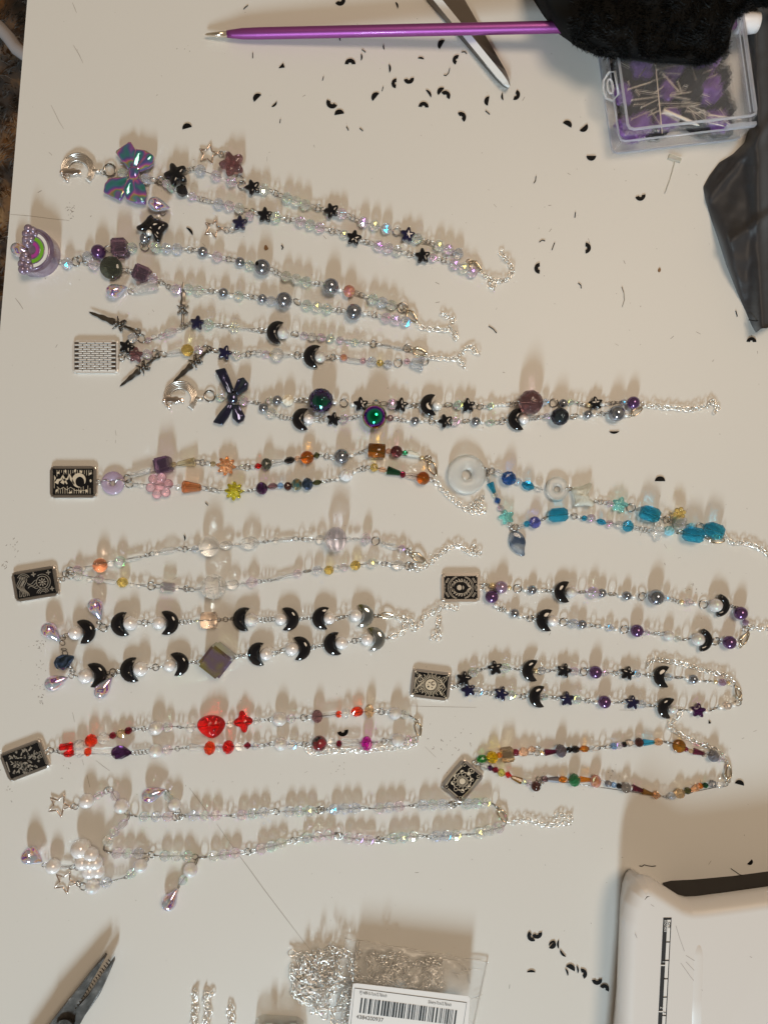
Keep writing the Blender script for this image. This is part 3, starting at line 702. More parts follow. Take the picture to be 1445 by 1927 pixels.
def art_skull(bm, hw, hh, a, b):
    r2 = random.Random(5)
    for i in range(80):
        t = r2.uniform(0, 6.28); r = r2.uniform(4, 20); x, y = r * 1.35 * math.cos(t), r * math.sin(t)
        if abs(x) > hw - 10 or abs(y) > hh - 9: continue
        d = math.degrees(t) + r2.uniform(-60, 60); leaf(bm, x, y, d, r2.uniform(4, 8), a, b, r2.uniform(1.2, 2.6))
    disc(bm, -1, -7, 5.5, a, b, 14, 4.5); disc(bm, 3, -12, 3, a, b, 10); disc(bm, -9, -9, 4, a, b, 10, 5)
    for x, y in ((20, 18), (-22, 17), (27, 5), (25, -10), (-8, 20), (8, 19), (-26, -14), (-4, -18), (16, -17)):
        for k in range(4): leaf(bm, x, y, k * 90, 2.6, a, b, 1.1)
    strip(bm, [(-hw + 7, -10), (-hw + 8, 10)], 2.2, a, b); strip(bm, arc(hw - 7, 0, 2.4, 0, 360, 10, 6), .8, a, b)
    strip(bm, [(hw - 10, 0), (hw - 4, 0)], .8, a, b)
def moon_charm(neck, cx, cy, k=1.0):
    """silver crescent of brushed strands with a small seated animal on its lower horn"""
    bm = bmesh.new()
    for j in range(5):
        r = 31 - j * 2.5; off = j * 1.2
        sweep(bm, [((r * math.cos(t)), (r * math.sin(t)) - off * .5, 4 + .5 * math.sin(t * 5 + j)) for t in [math.radians(215 - 262 * i / 30) for i in range(31)]], lambda t: .7 + 1.1 * math.sin(math.pi * min(.98, t)), 5)
    o = put('moon_charm', mesh_of(bm, 'moon_charm'), cx, cy, 1, 0, k, neck, OLDSILVER)
    bm = bmesh.new(); puffy(smooth_poly([(-32, -6), (-26, -10), (-14, -9), (-6, -11), (2, -7), (8, -11), (7, 0), (0, -1), (-6, 3), (-14, 1), (-22, 3), (-30, 1)], 2), 5, bm=bm, c=(-12, -4), z0=7)
    ball(bm, (-29, -5, 6), 4.5, 10, 6); sweep(bm, [(-27, -8, 4), (-23, -16, 4), (-18, -21, 4)], 2.2, 6)
    for nm, b in (('animal_figure', bm),):
        s = bpy.data.objects.new(nm, mesh_of(b, nm)); s.material_slots[0].link = 'OBJECT'; s.material_slots[0].material = mat('rosy_silver', (.78, .68, .62), .2, 1); col.objects.link(s); s.parent = o
    bm = bmesh.new(); sweep(bm, [(29, 0, 4), (36, -2, 5), (43, -2, 5)], lambda t: 3.4 - 1.2 * abs(t - .5), 8)
    s = bpy.data.objects.new('bail', mesh_of(bm, 'bail')); s.material_slots[0].link = 'OBJECT'; s.material_slots[0].material = OLDSILVER; col.objects.link(s); s.parent = o
    return o
def bow(neck, cx, cy, parts, m, knot, z=10):
    """parts: pillow outlines in photo pixels; the knot is the bow's own mesh"""
    kx, ky, kw, kh, kd = knot
    bm = bmesh.new(); puffy([((kw * (abs(math.cos(t)) ** .6) * (1 if math.cos(t) > 0 else -1)), kh * (abs(math.sin(t)) ** .6) * (1 if math.sin(t) > 0 else -1)) for t in [2 * math.pi * k / 24 for k in range(24)]], 17, 2.4, bm=bm)
    o = put('ribbon_bow', mesh_of(bm, 'ribbon_bow'), kx, ky, z + 4, math.radians(kd), 1, neck, m)
    for nm, poly, th, zz in parts:
        mx, my = sum(p[0] for p in poly) / len(poly), sum(p[1] for p in poly) / len(poly)
        pl = smooth_poly(dense([(x - mx, -(y - my)) for x, y in poly], 3), 1)
        fx, fy = kx - mx, -(ky - my)
        fold = lambda x, y: 1 + .30 * math.sin(math.atan2(y - fy, x - fx) * 9 + 1) + .12 * noise.noise(Vector((x * .09, y * .09, 0)))
        bm = puffy(pl, th, 5.0, (1, .985, .95, .88, .75, .55, .3), ridge=fold)
        s = put(nm, mesh_of(bm, nm), mx, my, z + zz, 0, 1, neck, m)
        w_ = s.matrix_basis.copy(); bpy.context.view_layer.update()
        s.parent = o; s.matrix_parent_inverse = (o.matrix_basis).inverted()
    return o
def open_star(neck, cx, cy, r, deg, lab=None):
    bm = bmesh.new(); pts = []
    for k in range(10):
        t = math.radians(90 + 36 * k); rr = r if k % 2 == 0 else r * .45
        pts.append((rr * math.cos(t), rr * math.sin(t), 2))
    pts = [(a[0] + (b[0] - a[0]) * q / 4, a[1] + (b[1] - a[1]) * q / 4, 2) for a, b in zip(pts, pts[1:] + pts[:1]) for q in range(4)]
    sweep(bm, pts, 1.5, 6, True)
    sweep(bm, [(0, r + 4 + 3.5 * math.sin(a), 2) if False else (3.4 * math.cos(a), r + 3 + 3.4 * math.sin(a), 2) for a in [2 * math.pi * k / 12 for k in range(12)]], 1, 5, True)
    return put('star_charm', mesh_of(bm, 'star_charm'), cx, cy, 1, math.radians(deg), 1, neck, mat('rose_silver', (.74, .62, .54), .2, 1))
def sword_meshes():
    def blade():
        bm = bmesh.new(); n = 16; prev = None
        for i in range(n + 1):
            x = 44 + 48 * i / n; t = i / n; wd = 5.2 * (1 - t) ** .55 * (1 + .16 * math.sin(t * 17)) + .35; hz = 2.6 * (1 - t) + .4
            r = [bm.verts.new(p) for p in ((x, wd, 0), (x, 0, hz), (x, -wd, 0), (x, 0, -hz))]
            if prev:
                for k in range(4): bm.faces.new((prev[k], prev[(k + 1) % 4], r[(k + 1) % 4], r[k]))
            else: bm.faces.new(r)
            prev = r
        bm.faces.new(prev); return mesh_of(bm, 'blade', False)
    def hilt():
        bm = bmesh.new()
        sweep(bm, [(0 + 4.6 * math.cos(a), 4.6 * math.sin(a), 0) for a in [2 * math.pi * k / 12 for k in range(12)]], 1.5, 6, True)
        lathe_bm([(5, 2), (8, 3), (11, 2.2), (15, 3), (19, 2.2), (23, 2.8), (26, 2.2)], 10, False, bm)
        for s in (-1, 1):
            sweep(bm, [(33, 0, 0), (32, s * 6, 0), (28, s * 10, 0), (25, s * 9, 1), (26, s * 6, 1.5)], lambda t: 2.4 - 1.2 * t, 7)
            sweep(bm, [(38, 0, 0), (39, s * 6, 0), (43, s * 12, 0)], lambda t: 2.6 - 1.8 * t, 7)
            ball(bm, (29, s * 4, 1), 3, 8, 6)
        ball(bm, (33, 0, 1.5), 4.2, 10, 6); ball(bm, (40, 0, 1), 4, 10, 6)
        return mesh_of(bm, 'hilt')
    return blade(), hilt()
def sword(neck, x, y, tx, ty, m=None):
    bl, hi = cached('sword', sword_meshes)
    L = math.hypot(tx - x, ty - y); ang = math.atan2(-(ty - y), tx - x)
    o = put('sword_charm', hi, x, y, 5, ang, L / 92, neck, m or GUN)
    s = bpy.data.objects.new('blade', bl); s.material_slots[0].link = 'OBJECT'; s.material_slots[0].material = m or GUN; col.objects.link(s); s.parent = o
def dropcharm(neck, x0, y0, x1, y1, W=25, code='ab', shape='d'):
    """x0,y0 = rounded end, x1,y1 = pointed end"""
    L = math.hypot(x1 - x0, y1 - y0); ang = math.atan2(-(y1 - y0), x1 - x0)
    return bead(neck, shape, code, L, W, (x0 + x1) / 2, (y0 + y1) / 2, ang, 6)

G = 'beaded necklaces laid out on the table'
# ================================================================== necklace: silver moon charm and iridescent bow
n = thing('necklace', 150, 322, 'clear beaded necklace with black stars, silver moon charm and wide rainbow-sheen ribbon bow', 'necklace', G)
moon_charm(n, 149, 322); ring(n, 207, 320, 11, .1); ring(n, 195, 324, 5, .9)
irid = mat('irid_bow', (.3, .3, .4), .14, .6, coat=1.0, build=facing_ramp([(0, (.05, .26, .22)), (.18, (.08, .30, .34)), (.34, (.13, .15, .42)), (.48, (.30, .13, .46)), (.60, (.60, .12, .48)), (.70, (.62, .36, .20)), (.80, (.30, .34, .16)), (.9, (.10, .34, .36)), (1, (.25, .15, .45))], .022, 1.6, off=1.25))
bow(n, 254, 330, [('ribbon_tail', [(218, 287), (246, 266), (261, 290), (265, 320), (244, 321), (232, 306)], 9, 2), ('ribbon_loop', [(257, 283), (276, 284), (291, 295), (290, 308), (280, 317), (262, 323), (251, 316)], 15, 3),
                  ('ribbon_tail', [(206, 337), (220, 334), (247, 335), (243, 350), (228, 378), (212, 371), (196, 363), (199, 347)], 9, 0), ('ribbon_loop', [(239, 337), (262, 335), (274, 350), (278, 366), (274, 384), (256, 383), (240, 377), (234, 358)], 15, 2)], irid, (253, 328, 10, 14, -4))
strand(n, 'P@219,325 / f.ca@232,327 f.ca@275,337 / P@296,340')
strand(n, 'P@296,340 / x.ck:41@332,329 s.cl:9@349,322 / 3c@378,320,436,341 / x.ck:27@476,353 f.ca@497,356 / 3c@541,373,575,385 / x.ck:27@624,397 f.ca@643,402 / 3c@684,418,727,430 / x.nv:26@767,442 f.ca@785,449 / 3c@826,462,862,477')
strand(n, 'P@296,340 / f.ca:16@314,346 f.ca:16@322,353 / l.ck:21x23@343,359 f.ca:16@362,369 / 3c@412,383,451,392 / x.ck:27@499,405 f.ca@519,409 / 3c@566,417,602,428 / f.ca:16@648,441 x.ck:27@666,448 / 3c@713,462,748,472 / x.ck:27@795,482 f.ca:16@815,485 / 3c@856,497,889,512')
clasp(n, 884, 494, 905, 510); chain(n, [(904, 512), (916, 521), (927, 528), (943, 529), (958, 523), (964, 508), (957, 494), (947, 483), (942, 473)]); chain(n, [(924, 525), (921, 534), (927, 543), (930, 532)])
open_star(n, 393, 291, 19, -92 + 8); ring(n, 417, 290, 5); ring(n, 425, 290, 5, .9); one(n, 'x', 'mv', 44, 44, 437, 309, 20, 12)
strand(n, 'P@443,330 / P@459,347')
open_star(n, 402, 431, 18, -92); ring(n, 427, 433, 5); ring(n, 437, 433, 5, .9); one(n, 'x', 'nv', 27, 27, 452, 420, 0); one(n, 'f', 'ca', 16, 18, 470, 407, 40)

# ================================================================== necklace: rainbow charm and grey pearls
n = thing('necklace', 80, 480, 'grey pearl and clear bead necklace with a purple cloud-and-rainbow charm and butterfly dangle', 'necklace', G)
def rainbow(neck):
    cx, cy = 76, 481; ang = math.radians(-8)
    vm = mat('violet_lustre', (.26, .19, .27), .2, .45, coat=.8, build=noise_ramp(.06, [(.35, (.22, .15, .24)), (.6, (.34, .28, .38))]))
    bm = slab_bm([(-14, 42)] + [(41 * math.cos(t), 41 * math.sin(t)) for t in [math.radians(90 - 180 * k / 26) for k in range(27)]] + [(-14, -42), (-16, -12), (-6, -8), (-6, 8), (-16, 12)], 0, 27, 4, 3)
    o = put('rainbow_charm', mesh_of(bm, 'rainbow_charm', False), cx, cy, 0, ang, (.95, 1, 1), neck, vm)
    for nm, r, wd, c in (('rainbow_band', 30, 5.5, (.80, .79, .78)), ('rainbow_band', 21.5, 6.5, (.16, .42, .03)), ('rainbow_band', 12.5, 6, (.40, .05, .30))):
        bm = bmesh.new(); strip(bm, arc(-3, 0, r, -78, 78, 20), wd, 26, 28.5)
        s = bpy.data.objects.new(nm, mesh_of(bm, nm, False)); s.material_slots[0].link = 'OBJECT'; s.material_slots[0].material = mat('band_%d' % r, c, .25, coat=.5); col.objects.link(s); s.parent = o
    for r in (35.5, 25.8, 17):
        bm = bmesh.new(); sweep(bm, [(x, y, 27) for x, y in arc(-3, 0, r, -84, 84, 20)], 1.8, 6)
        s = bpy.data.objects.new('band_rim', mesh_of(bm, 'band_rim')); s.material_slots[0].link = 'OBJECT'; s.material_slots[0].material = vm; col.objects.link(s); s.parent = o
    for sg in (1, -1):
        bm = bmesh.new()
        for x, y, r in ((-14, 38, 9), (-5, 37, 7), (-17, 28, 8.5), (-8, 29, 7.5), (-16, 18, 8), (-6, 20, 7.5), (-12, 10, 7), (-17, 12, 6), (1, 30, 6)): ball(bm, (x, y * sg, 26), r, 14, 8)
        s = bpy.data.objects.new('cloud', mesh_of(bm, 'cloud')); s.material_slots[0].link = 'OBJECT'; s.material_slots[0].material = vm; col.objects.link(s); s.parent = o
rainbow(n)
dropcharm(n, 23, 464, 64, 483, 27)
strand(n, 'P@112,492 / f.ca@127,495 / P@151,490'); ring(n, 151, 488, 6)
strand(n, 'P@158,490 / f.ca:18@165,482 s.pp:27@186,474 / k.pv:27x30@227,467 f.ca@249,466 / P@262,464 / 3c@294,466,334,468 / s.pg:19@382,474 s.pw:8@396,479 f.ca@409,483 / s.pg:18@452,493 f.ca:18@470,499 s.pg:30@494,503 / 3c@539,520,576,530 / s.pg:30@623,539 s.pw:9@641,545 s.cko:23@657,548 / 3c@702,563,737,574 / P@758,580')
strand(n, 'P@158,495 / f.ca:20@177,498 / e.gg:42@210,504 / k.pv:28@268,516 f.ca:20@287,524 / P@311,534 / f.ca@333,544 f.ca:18@355,543 f.ca@374,546 / s.pg:18@421,551 s.pw:9@435,556 f.ca:18@450,556 / s.pg:17@494,562 f.ca:18@511,566 s.pg:30@535,565 / 3c@578,574,616,581 / s.pg:30@666,587 s.pw:9@687,589 / 3c@727,598,763,605 / P@777,608')
ring(n, 758, 579, 9); clasp(n, 766, 586, 784, 606)
chain(n, [(785, 610), (798, 619), (821, 619), (838, 621), (850, 621), (856, 629), (858, 636), (851, 630)]); chain(n, [(849, 613), (853, 602), (841, 595), (830, 589)])
one(n, 'B', 'ck', 62, 56, 287, 429, 0, 11); one(n, 's', 'pw', 9, 9, 299, 408, 0, 8); one(n, 's', 'pw', 11, 11, 281, 438, 0, 18); one(n, 's', 'pg', 19, 19, 273, 449, 0)
dropcharm(n, 280, 381, 320, 391, 27); ring(n, 307, 400, 5); ring(n, 268, 461, 5, 1)
dropcharm(n, 201, 553, 240, 540, 27); ring(n, 246, 548, 5); one(n, 'N', 'cl', 44, 22, 274, 541, 15)
for k in range(6): one(n, 's', 'pw', 5, 5, 250 + k * 7.5, 552 - k * 1.6, 0, 4)

# ================================================================== necklace: brick-backed card and swords
n = thing('necklace', 182, 671, 'clear bead necklace with four dark sword charms, black moons and a silver brick-patterned card', 'necklace', G)
def art_brick(neck):
    d = card(neck, 182, 672, 85, 60, 0, None, 5, mat('brick_silver', (.86, .82, .78), .38, .5))
    bm = slab_bm([(-39, -27), (39, -27), (39, 27), (-39, 27)], 4, 5.4); s = bpy.data.objects.new('mortar', mesh_of(bm, 'mortar', False)); s.material_slots[0].link = 'OBJECT'; s.material_slots[0].material = mat('card_dark', (.10, .085, .075), .5, .6); col.objects.link(s); s.parent = d
    bars = bmesh.new(); hw, hh = 42.5, 30; r = 0; k = 0
    b0 = bpy.data.meshes.new('brick'); bb = slab_bm([(-7, -1.35), (7, -1.35), (7, 1.35), (-7, 1.35)], 0, 1.6, .4, 1); bb.to_mesh(b0); bb.free(); b0.materials.append(mat('brick_silver', (.86, .82, .78), .38, .5))
    for j in range(14):
        y = -25.8 + j * 3.97
        for i in range(-3, 4):
            x = i * 15.6 + (7.8 if j % 2 else 0)
            if abs(x) > 33: continue
            s = bpy.data.objects.new('brick', b0); s.location = (x, y, 5.0); col.objects.link(s); s.parent = d
    for x in ():
        bm = bmesh.new(); strip(bm, [(-38, x * 28.4), (38, x * 28.4)], 2, 4.6, 6.2); strip(bm, [(x * 40.6, -26), (x * 40.6, 26)], 2, 4.6, 6.2)
        s = bpy.data.objects.new('border', mesh_of(bm, 'border', False)); s.material_slots[0].link = 'OBJECT'; s.material_slots[0].material = OLDSILVER; col.objects.link(s); s.parent = d
art_brick(n); ring(n, 229, 673, 6, .3); ring(n, 236, 668, 5, 1)
one(n, 'x', 'ck', 27, 27, 239, 653, 0, 8); one(n, 'f', 'ca', 18, 18, 250, 636, 60)
ring(n, 259, 625, 6, .5)
strand(n, 'P@259,631 / f.ca:11@280,640 l.cl:12x9@290,634 f.ca:11@304,632 l.ca:26x17@321,625 l.cl:14x9@338,620 / P@348,614 / x.nv:26@372,608 f.ca@393,610 / v.ca:22@441,616 l.cl:16x7@456,618 l.cl:12x6@470,620 / m.ck:43@519,625 s.wk:22@533,627 / f.ca:14@573,631 s.cl:16@588,634 f.ca:16@605,635 s.ca:16@622,637 f.ca:15@640,640 l.cl:14x10@655,642 f.ca:14@668,644 f.cl:12@681,645 / l.cl:20x7@728,651 l.cl:20x7@748,655 / P@767,655')
ring(n, 767, 655, 7); clasp(n, 777, 659, 803, 666)
strand(n, 'P@240,672 / x.mv:27@256,668 f.ca:18@278,666 / P@300,667 / N.cl:26x12@327,664 s.yl:23@353,659 f.ca:16@374,658 / P@394,657 / x.nv:26@424,664 f.ca:18@445,668 / f.cl:13@488,664 f.ca:14@501,666 s.yl:10@512,667 s.cl:25@522,667 l.cl:13x8@538,668 / m.ck:43@588,670 s.wk:21@603,672 / f.ao:14@647,673 t.cl:25x9@666,679 f.pk:12@683,679 f.ca:18@700,680 f.yl:13@715,683 f.ca:16@730,685 / f.pk:12@766,680 N.ca:24x26@786,683 / P@801,674')
chain(n, [(803, 672), (820, 674), (840, 675), (863, 676), (870, 683), (874, 692)]); chain(n, [(866, 668), (875, 656), (887, 652), (893, 662), (902, 666)])
sword(n, 260, 624, 168, 587); sword(n, 344, 614, 345, 530, mat('pewter', (.26, .24, .22), .35, 1)); sword(n, 297, 670, 226, 727); sword(n, 394, 657, 326, 719)

# ================================================================== necklace: dark bow, long, mixed black
n = thing('necklace', 340, 748, 'long black and grey necklace with silver moon charm, dark blue bow and shiny rainbow ball', 'necklace', G)
moon_charm(n, 341, 749); ring(n, 395, 745, 10, .1)
dbow = mat('dark_bow', (.05, .05, .12), .08, .85, coat=.6, build=facing_ramp([(0, (.055, .055, .13)), (.3, (.05, .09, .12)), (.5, (.07, .04, .13)), (.7, (.10, .035, .03)), (1, (.06, .12, .14))], .03, .25))
bow(n, 438, 749, [('ribbon_tail', [(405, 697), (424, 692), (434, 715), (442, 738), (430, 745), (418, 722)], 8, 2), ('ribbon_loop', [(441, 734), (448, 714), (459, 710), (469, 722), (466, 734), (447, 746)], 14, 2),
                  ('ribbon_tail', [(430, 758), (441, 762), (430, 786), (420, 800), (401, 795), (414, 776)], 8, 0), ('ribbon_loop', [(438, 763), (450, 761), (462, 783), (459, 792), (449, 798), (438, 787)], 13, 1)], dbow, (438, 749, 10, 9.5, 0), 9)
strand(n, 'P@403,746 / f.ca:16@415,748 f.ca:18@459,755 / P@496,760')
strand(n, 'P@496,756 / f.ca:14@507,754 s.pg:18@522,753 f.cm:22@542,753 / g.iv:46@604,754 s.pw:10@631,756 / s.pw:10@664,760 x.ck:26@679,761 / f.ca@738,760 x.ck:26@754,762 / m.ck:42@807,762 s.pw:19@823,762 / f.ca:18@863,762 x.ck:26@880,763 / f.ca:13@923,764 s.pw:8@932,762 s.pw:8@940,761 s.pw:8@948,761 / g.mv:45@998,757 f.ca:13@1026,756 / s.pg:16@1059,759 f.ca:12@1073,757 / s.gp:10@1107,762 x.ck:24@1120,759 s.pw:9@1134,760 / f.ca:12@1173,757 s.pp:24@1191,758 / P@1209,763')
strand(n, 'P@492,764 / s.pg:18@496,768 f.ca:20@511,777 / m.ck:43@567,789 s.wc:20@581,789 / x.ck:25@628,789 f.ca:18@647,788 / s.rb:46@705,784 f.mv:13@734,787 / s.pw:8@768,791 s.pg:16@781,792 s.pw:8@794,792 / x.ck:26@838,793 f.ca:18@857,793 / s.pg:17@895,793 s.pw:7@908,794 f.ca:16x12@923,795 / m.ck:42@972,789 s.wc:19@985,789 / f.ca:12@1029,783 g.dk:33@1053,784 / s.pw:8@1093,782 s.pg:16@1106,780 s.pw:8@1118,780 / s.pg:30@1160,778 s.pw:8@1178,781 / P@1186,779')
clasp(n, 1188, 780, 1208, 768); chain(n, [(1211, 763), (1255, 766), (1299, 770), (1332, 763), (1340, 753), (1349, 768), (1344, 777)])

# ================================================================== necklace: cat card, many colours
n = thing('necklace', 141, 907, 'multicoloured bead necklace with lilac ring, flower beads and black card of cream moon peaks', 'necklace', G)
card(n, 141, 907, 86, 58, 0, art_cat, 6); ring(n, 186, 907, 5, .8)
one(n, 'o', 'lg', 44, 44, 213, 909, 0, 5); ring(n, 201, 910, 7.5, .5); ring(n, 226, 910, 8.5, .5)
strand(n, 'P@236,906 / t.cl:40x9@265,890 s.cl:9@286,884 k.ve:29@308,875 s.bg_:10@328,874 N.bg_:34x17@351,871 / f.bg_:11@401,873 w.or_:38@426,877 s.cl:7@448,879 / b.rd:13@486,877 j.gg:18x23@502,873 n.cl:24x14@521,870 l.ck:20x14@545,866 s.pe:11@560,863 s.am:25@578,861 b.ol:12x13@596,857 / s.pg:29@643,859 s.pw:9@662,856 / y.am2:32x27@709,848 s.cr:11@731,849 s.pl:23@746,850 b.em:11x12@762,852 n.fz:22x15@778,855 s.gp:8@794,861 / P@805,864')
strand(n, 'P@238,910 / f.cl:12x9@256,911 s.cl:10@267,913 v.pk:54@301,914 f.cl:11@336,916 n.co:34x25@362,917 / f.cl:10@413,923 w.ye:37@441,924 / j.dp:20x25@493,919 l.mv:18x13@513,915 s.sb:12@528,914 j.br:14x17@542,915 j.ag:19x24@559,912 j.ak:19x25@579,911 l.ol:17x12@597,908 / s.pw:8@635,901 f.wo:24@652,894 s.pw:8@668,887 / f.yl:15x17@704,880 l.pe:17x11@720,884 n.dg:26x17@741,888 f.gn:11x13@758,893 N.pn:24x14@774,896 s.am:25@796,900 / P@814,903')
ring(n, 805, 863, 6); clasp(n, 808, 869, 820, 894); chain(n, [(814, 900), (833, 922), (852, 939), (871, 955), (890, 964), (911, 964), (898, 952)]); chain(n, [(893, 960), (888, 950), (897, 943), (905, 950), (897, 955)]); chain(n, [(903, 944), (909, 935)])

# ================================================================== necklace: white ring, turquoise
n = thing('necklace', 878, 893, 'turquoise and clear necklace with a large milky white ring and blue glass leaf', 'necklace', G)
one(n, 'o', 'mg', 73, 75, 878, 893, 0, 6); ring(n, 904, 890, 12, .3); ring(n, 917, 884, 5, .9)
strand(n, 'P@921,886 / l.cl:18x13@938,890 j.bl:26x28@957,900 s.ca:13@975,906 l.tq:24x18@993,914 l.cl:15x11@1014,920 / P@1025,924'); ring(n, 1035, 917, 8, .3)
one(n, 'o', 'mg', 44, 46, 1048, 920, 0, 5); strand(n, 'P@1058,922 / P@1080,921')
one(n, 'B', 'fz', 52, 56, 1098, 934, 130, 8)
strand(n, 'P@1118,943 / f.ca:13@1148,947 x.aq:28@1166,950 / s.cl:14@1203,961 p.te:36x27@1222,967 / k.ca:19x21@1278,984 f.lb:12@1300,989 / p.te:34x28@1343,999 / P@1363,1011')
one(n, 'v', 'yl', 26, 26, 1278, 966, 0, 16)
strand(n, 'P@918,890 / l.cl:15x9@917,901 n.te:21x14@926,918 f.ca:10@931,932 b.bl:12@936,942 f.ca:12@942,956 x.aq:27@953,973 f.cl:10@958,987 / P@966,995')
ring(n, 969, 993, 7, .5); ring(n, 968, 1000, 5, 1)
def leafp(neck):
    poly = [(959, 1000), (972, 998), (984, 1006), (990, 1020), (986, 1033), (988, 1047), (978, 1045), (964, 1036), (956, 1022)]
    pl = smooth_poly([(x - 973, -(y - 1021)) for x, y in poly], 2)
    put('leaf_pendant', mesh_of(puffy(pl, 7, 2.6), 'leaf_pendant'), 973, 1021, 6, 0, 1, neck, mat('leaf_glass', (.30, .38, .50), .05, 0, .75, build=noise_ramp(.055, [(.44, (.16, .22, .34)), (.47, (.45, .52, .62)), (.6, (.62, .68, .74))], detail=0), alpha_mix=.15))
leafp(n)
strand(n, 'P@972,990 / l.cl:12x9@981,990 s.te:12@991,986 j.pw_:20x24@1006,983 / p.te:34x26@1050,969 / f.tq:11@1099,975 s.ca:16@1112,975 l.tq:18x12@1131,982 s.ca:15@1147,986 s.cl:15@1165,987 f.te:20x23@1181,990 / q.cl:28x38@1237,999 f.lb:19@1258,999 s.cl:7@1268,1000 / p.te:36x28@1304,1006 / P@1332,1012')
clasp(n, 1334, 1013, 1362, 1018); chain(n, [(1368, 1013), (1379, 1022), (1398, 1022), (1422, 1028), (1437, 1038), (1455, 1052)])

# ================================================================== necklace: all clear glass
n = thing('necklace', 70, 1098, 'all clear glass bead necklace with one orange bead and black swirl card pendant', 'necklace', G)
card(n, 70, 1098, 82, 55, 9.5, art_fool, 6); ring(n, 118, 1090, 5, .8); ring(n, 124, 1080, 6, .2)
strand(n, 'P@128,1077 / f.ca:15@146,1071 s.cl:9@158,1071 t.cl:16x7@169,1069 s.cr:27@189,1064 s.cl:13@209,1060 f.ca:22@226,1057 t.cl:28x8@252,1051 / s.cl:11@296,1040 l.cl:36x14@318,1036 / f.ca:13@368,1033 s.cl:39@394,1028 s.cl:26x17@426,1026 l.cl:10x7@446,1024 f.cl:35x25@470,1022 / s.cl:12@520,1017 t.cl:26x8@540,1015 / l.cl:13x10@585,1015 s.cl:18@603,1015 u.lv:39x47@632,1015 s.cl:9@657,1014 l.cl:13x8@669,1014 f.ca:17x24@689,1014 / f.cl:10@721,1023 l.cl:28x12@737,1028 f.ca:14@756,1032 / P@768,1037')
ring(n, 769, 1037, 6, .3); clasp(n, 776, 1043, 800, 1058)
strand(n, 'P@126,1084 / f.ca:18@148,1083 l.cl:13x9@169,1091 f.ca:17@187,1090 t.cl:24x8@207,1094 f.yl:20@231,1096 s.cl:9@249,1100 s.cl:9@262,1101 / k.ca:24x18@316,1105 s.cl:10@334,1107 / l.cl:14x9@373,1109 f.cl:47@402,1104 s.cl:25x19@438,1100 s.cl:8@458,1098 b.ca:22@474,1096 / l.cl:13x8@524,1089 t.cl:25x8@541,1084 f.ca:16@560,1079 / f.ca:18@598,1073 f.yl:18@619,1073 f.cl:14@633,1069 f.ca:16@648,1067 f.yl:19@669,1064 l.cl:14x9@686,1062 f.ca:20@701,1060 / s.cl:27x19@749,1063 / P@777,1066'); ring(n, 352, 1108, 6, .2); ring(n, 777, 1065, 7, .3)
chain(n, [(778, 1066), (786, 1071), (798, 1068), (808, 1060), (824, 1046), (844, 1031), (859, 1026), (869, 1031), (881, 1037), (890, 1042), (905, 1040)]); chain(n, [(888, 1038), (892, 1026)])

# ================================================================== necklace: black moons with white pearls
n = thing('necklace', 122, 1200, 'necklace of large black crescent moons and white pearls with rainbow glass drops', 'necklace', G)
dropcharm(n, 83, 1174, 113, 1206, 30); dropcharm(n, 175, 1126, 190, 1166, 29); dropcharm(n, 86, 1291, 128, 1275, 29); dropcharm(n, 182, 1312, 211, 1275, 28); dropcharm(n, 105, 1253, 139, 1236, 31, 'ak', 'D')
for x, y in ((119, 1200), (118, 1210), (121, 1222), (123, 1229), (133, 1256), (137, 1263), (135, 1272), (187, 1172), (207, 1272), (211, 1268)): ring(n, x, y, 5, R.choice((.3, 1.0)))
strand(n, 'P@121,1199 / s.wc:26@143,1191 M.ck:46@162,1188 / m.ck:46@228,1175 s.wc:26@246,1173 / s.wc:24@300,1172 M.ck:46@318,1172 / s.ca:9@372,1168 y.pn:28x31@394,1167 / m.ck:45@456,1165 s.wk:25@473,1166 / s.wc:22@529,1165 M.ck:45@545,1165 / m.ck:44@605,1163 s.wc:22@620,1164 / s.wc:23@670,1158 M.sv:44@686,1159 / P@718,1158')
clasp(n, 718, 1158, 741, 1159)
strand(n, 'P@140,1270 / s.wc:27@162,1272 M.ck:47@182,1270 / m.ck:47@246,1261 s.wc:27@265,1259 / s.wc:23@320,1252 M.ck:45@338,1249 / P@379,1246'); strand(n, 'P@440,1236 / m.ck:45@484,1231 s.wc:23@501,1231 / s.wc:25@550,1221 M.ck:45@567,1220 / m.ck:45@627,1212 s.wc:24@643,1210 / s.wc:23@691,1203 M.sv:45@707,1202 / P@732,1201')
one(n, 'k', 'dc', 48, 48, 410, 1242, 52, 16)
chain(n, [(731, 1200), (745, 1196), (757, 1190), (763, 1179), (757, 1166), (746, 1160)], k=1.1); chain(n, [(748, 1162), (763, 1163), (774, 1171), (780, 1183), (790, 1179), (798, 1161), (815, 1152), (828, 1144), (840, 1140), (861, 1145)], k=1.1); chain(n, [(826, 1158), (824, 1179), (822, 1192), (813, 1202)], k=1.1); chain(n, [(824, 1192), (830, 1198), (822, 1203)])

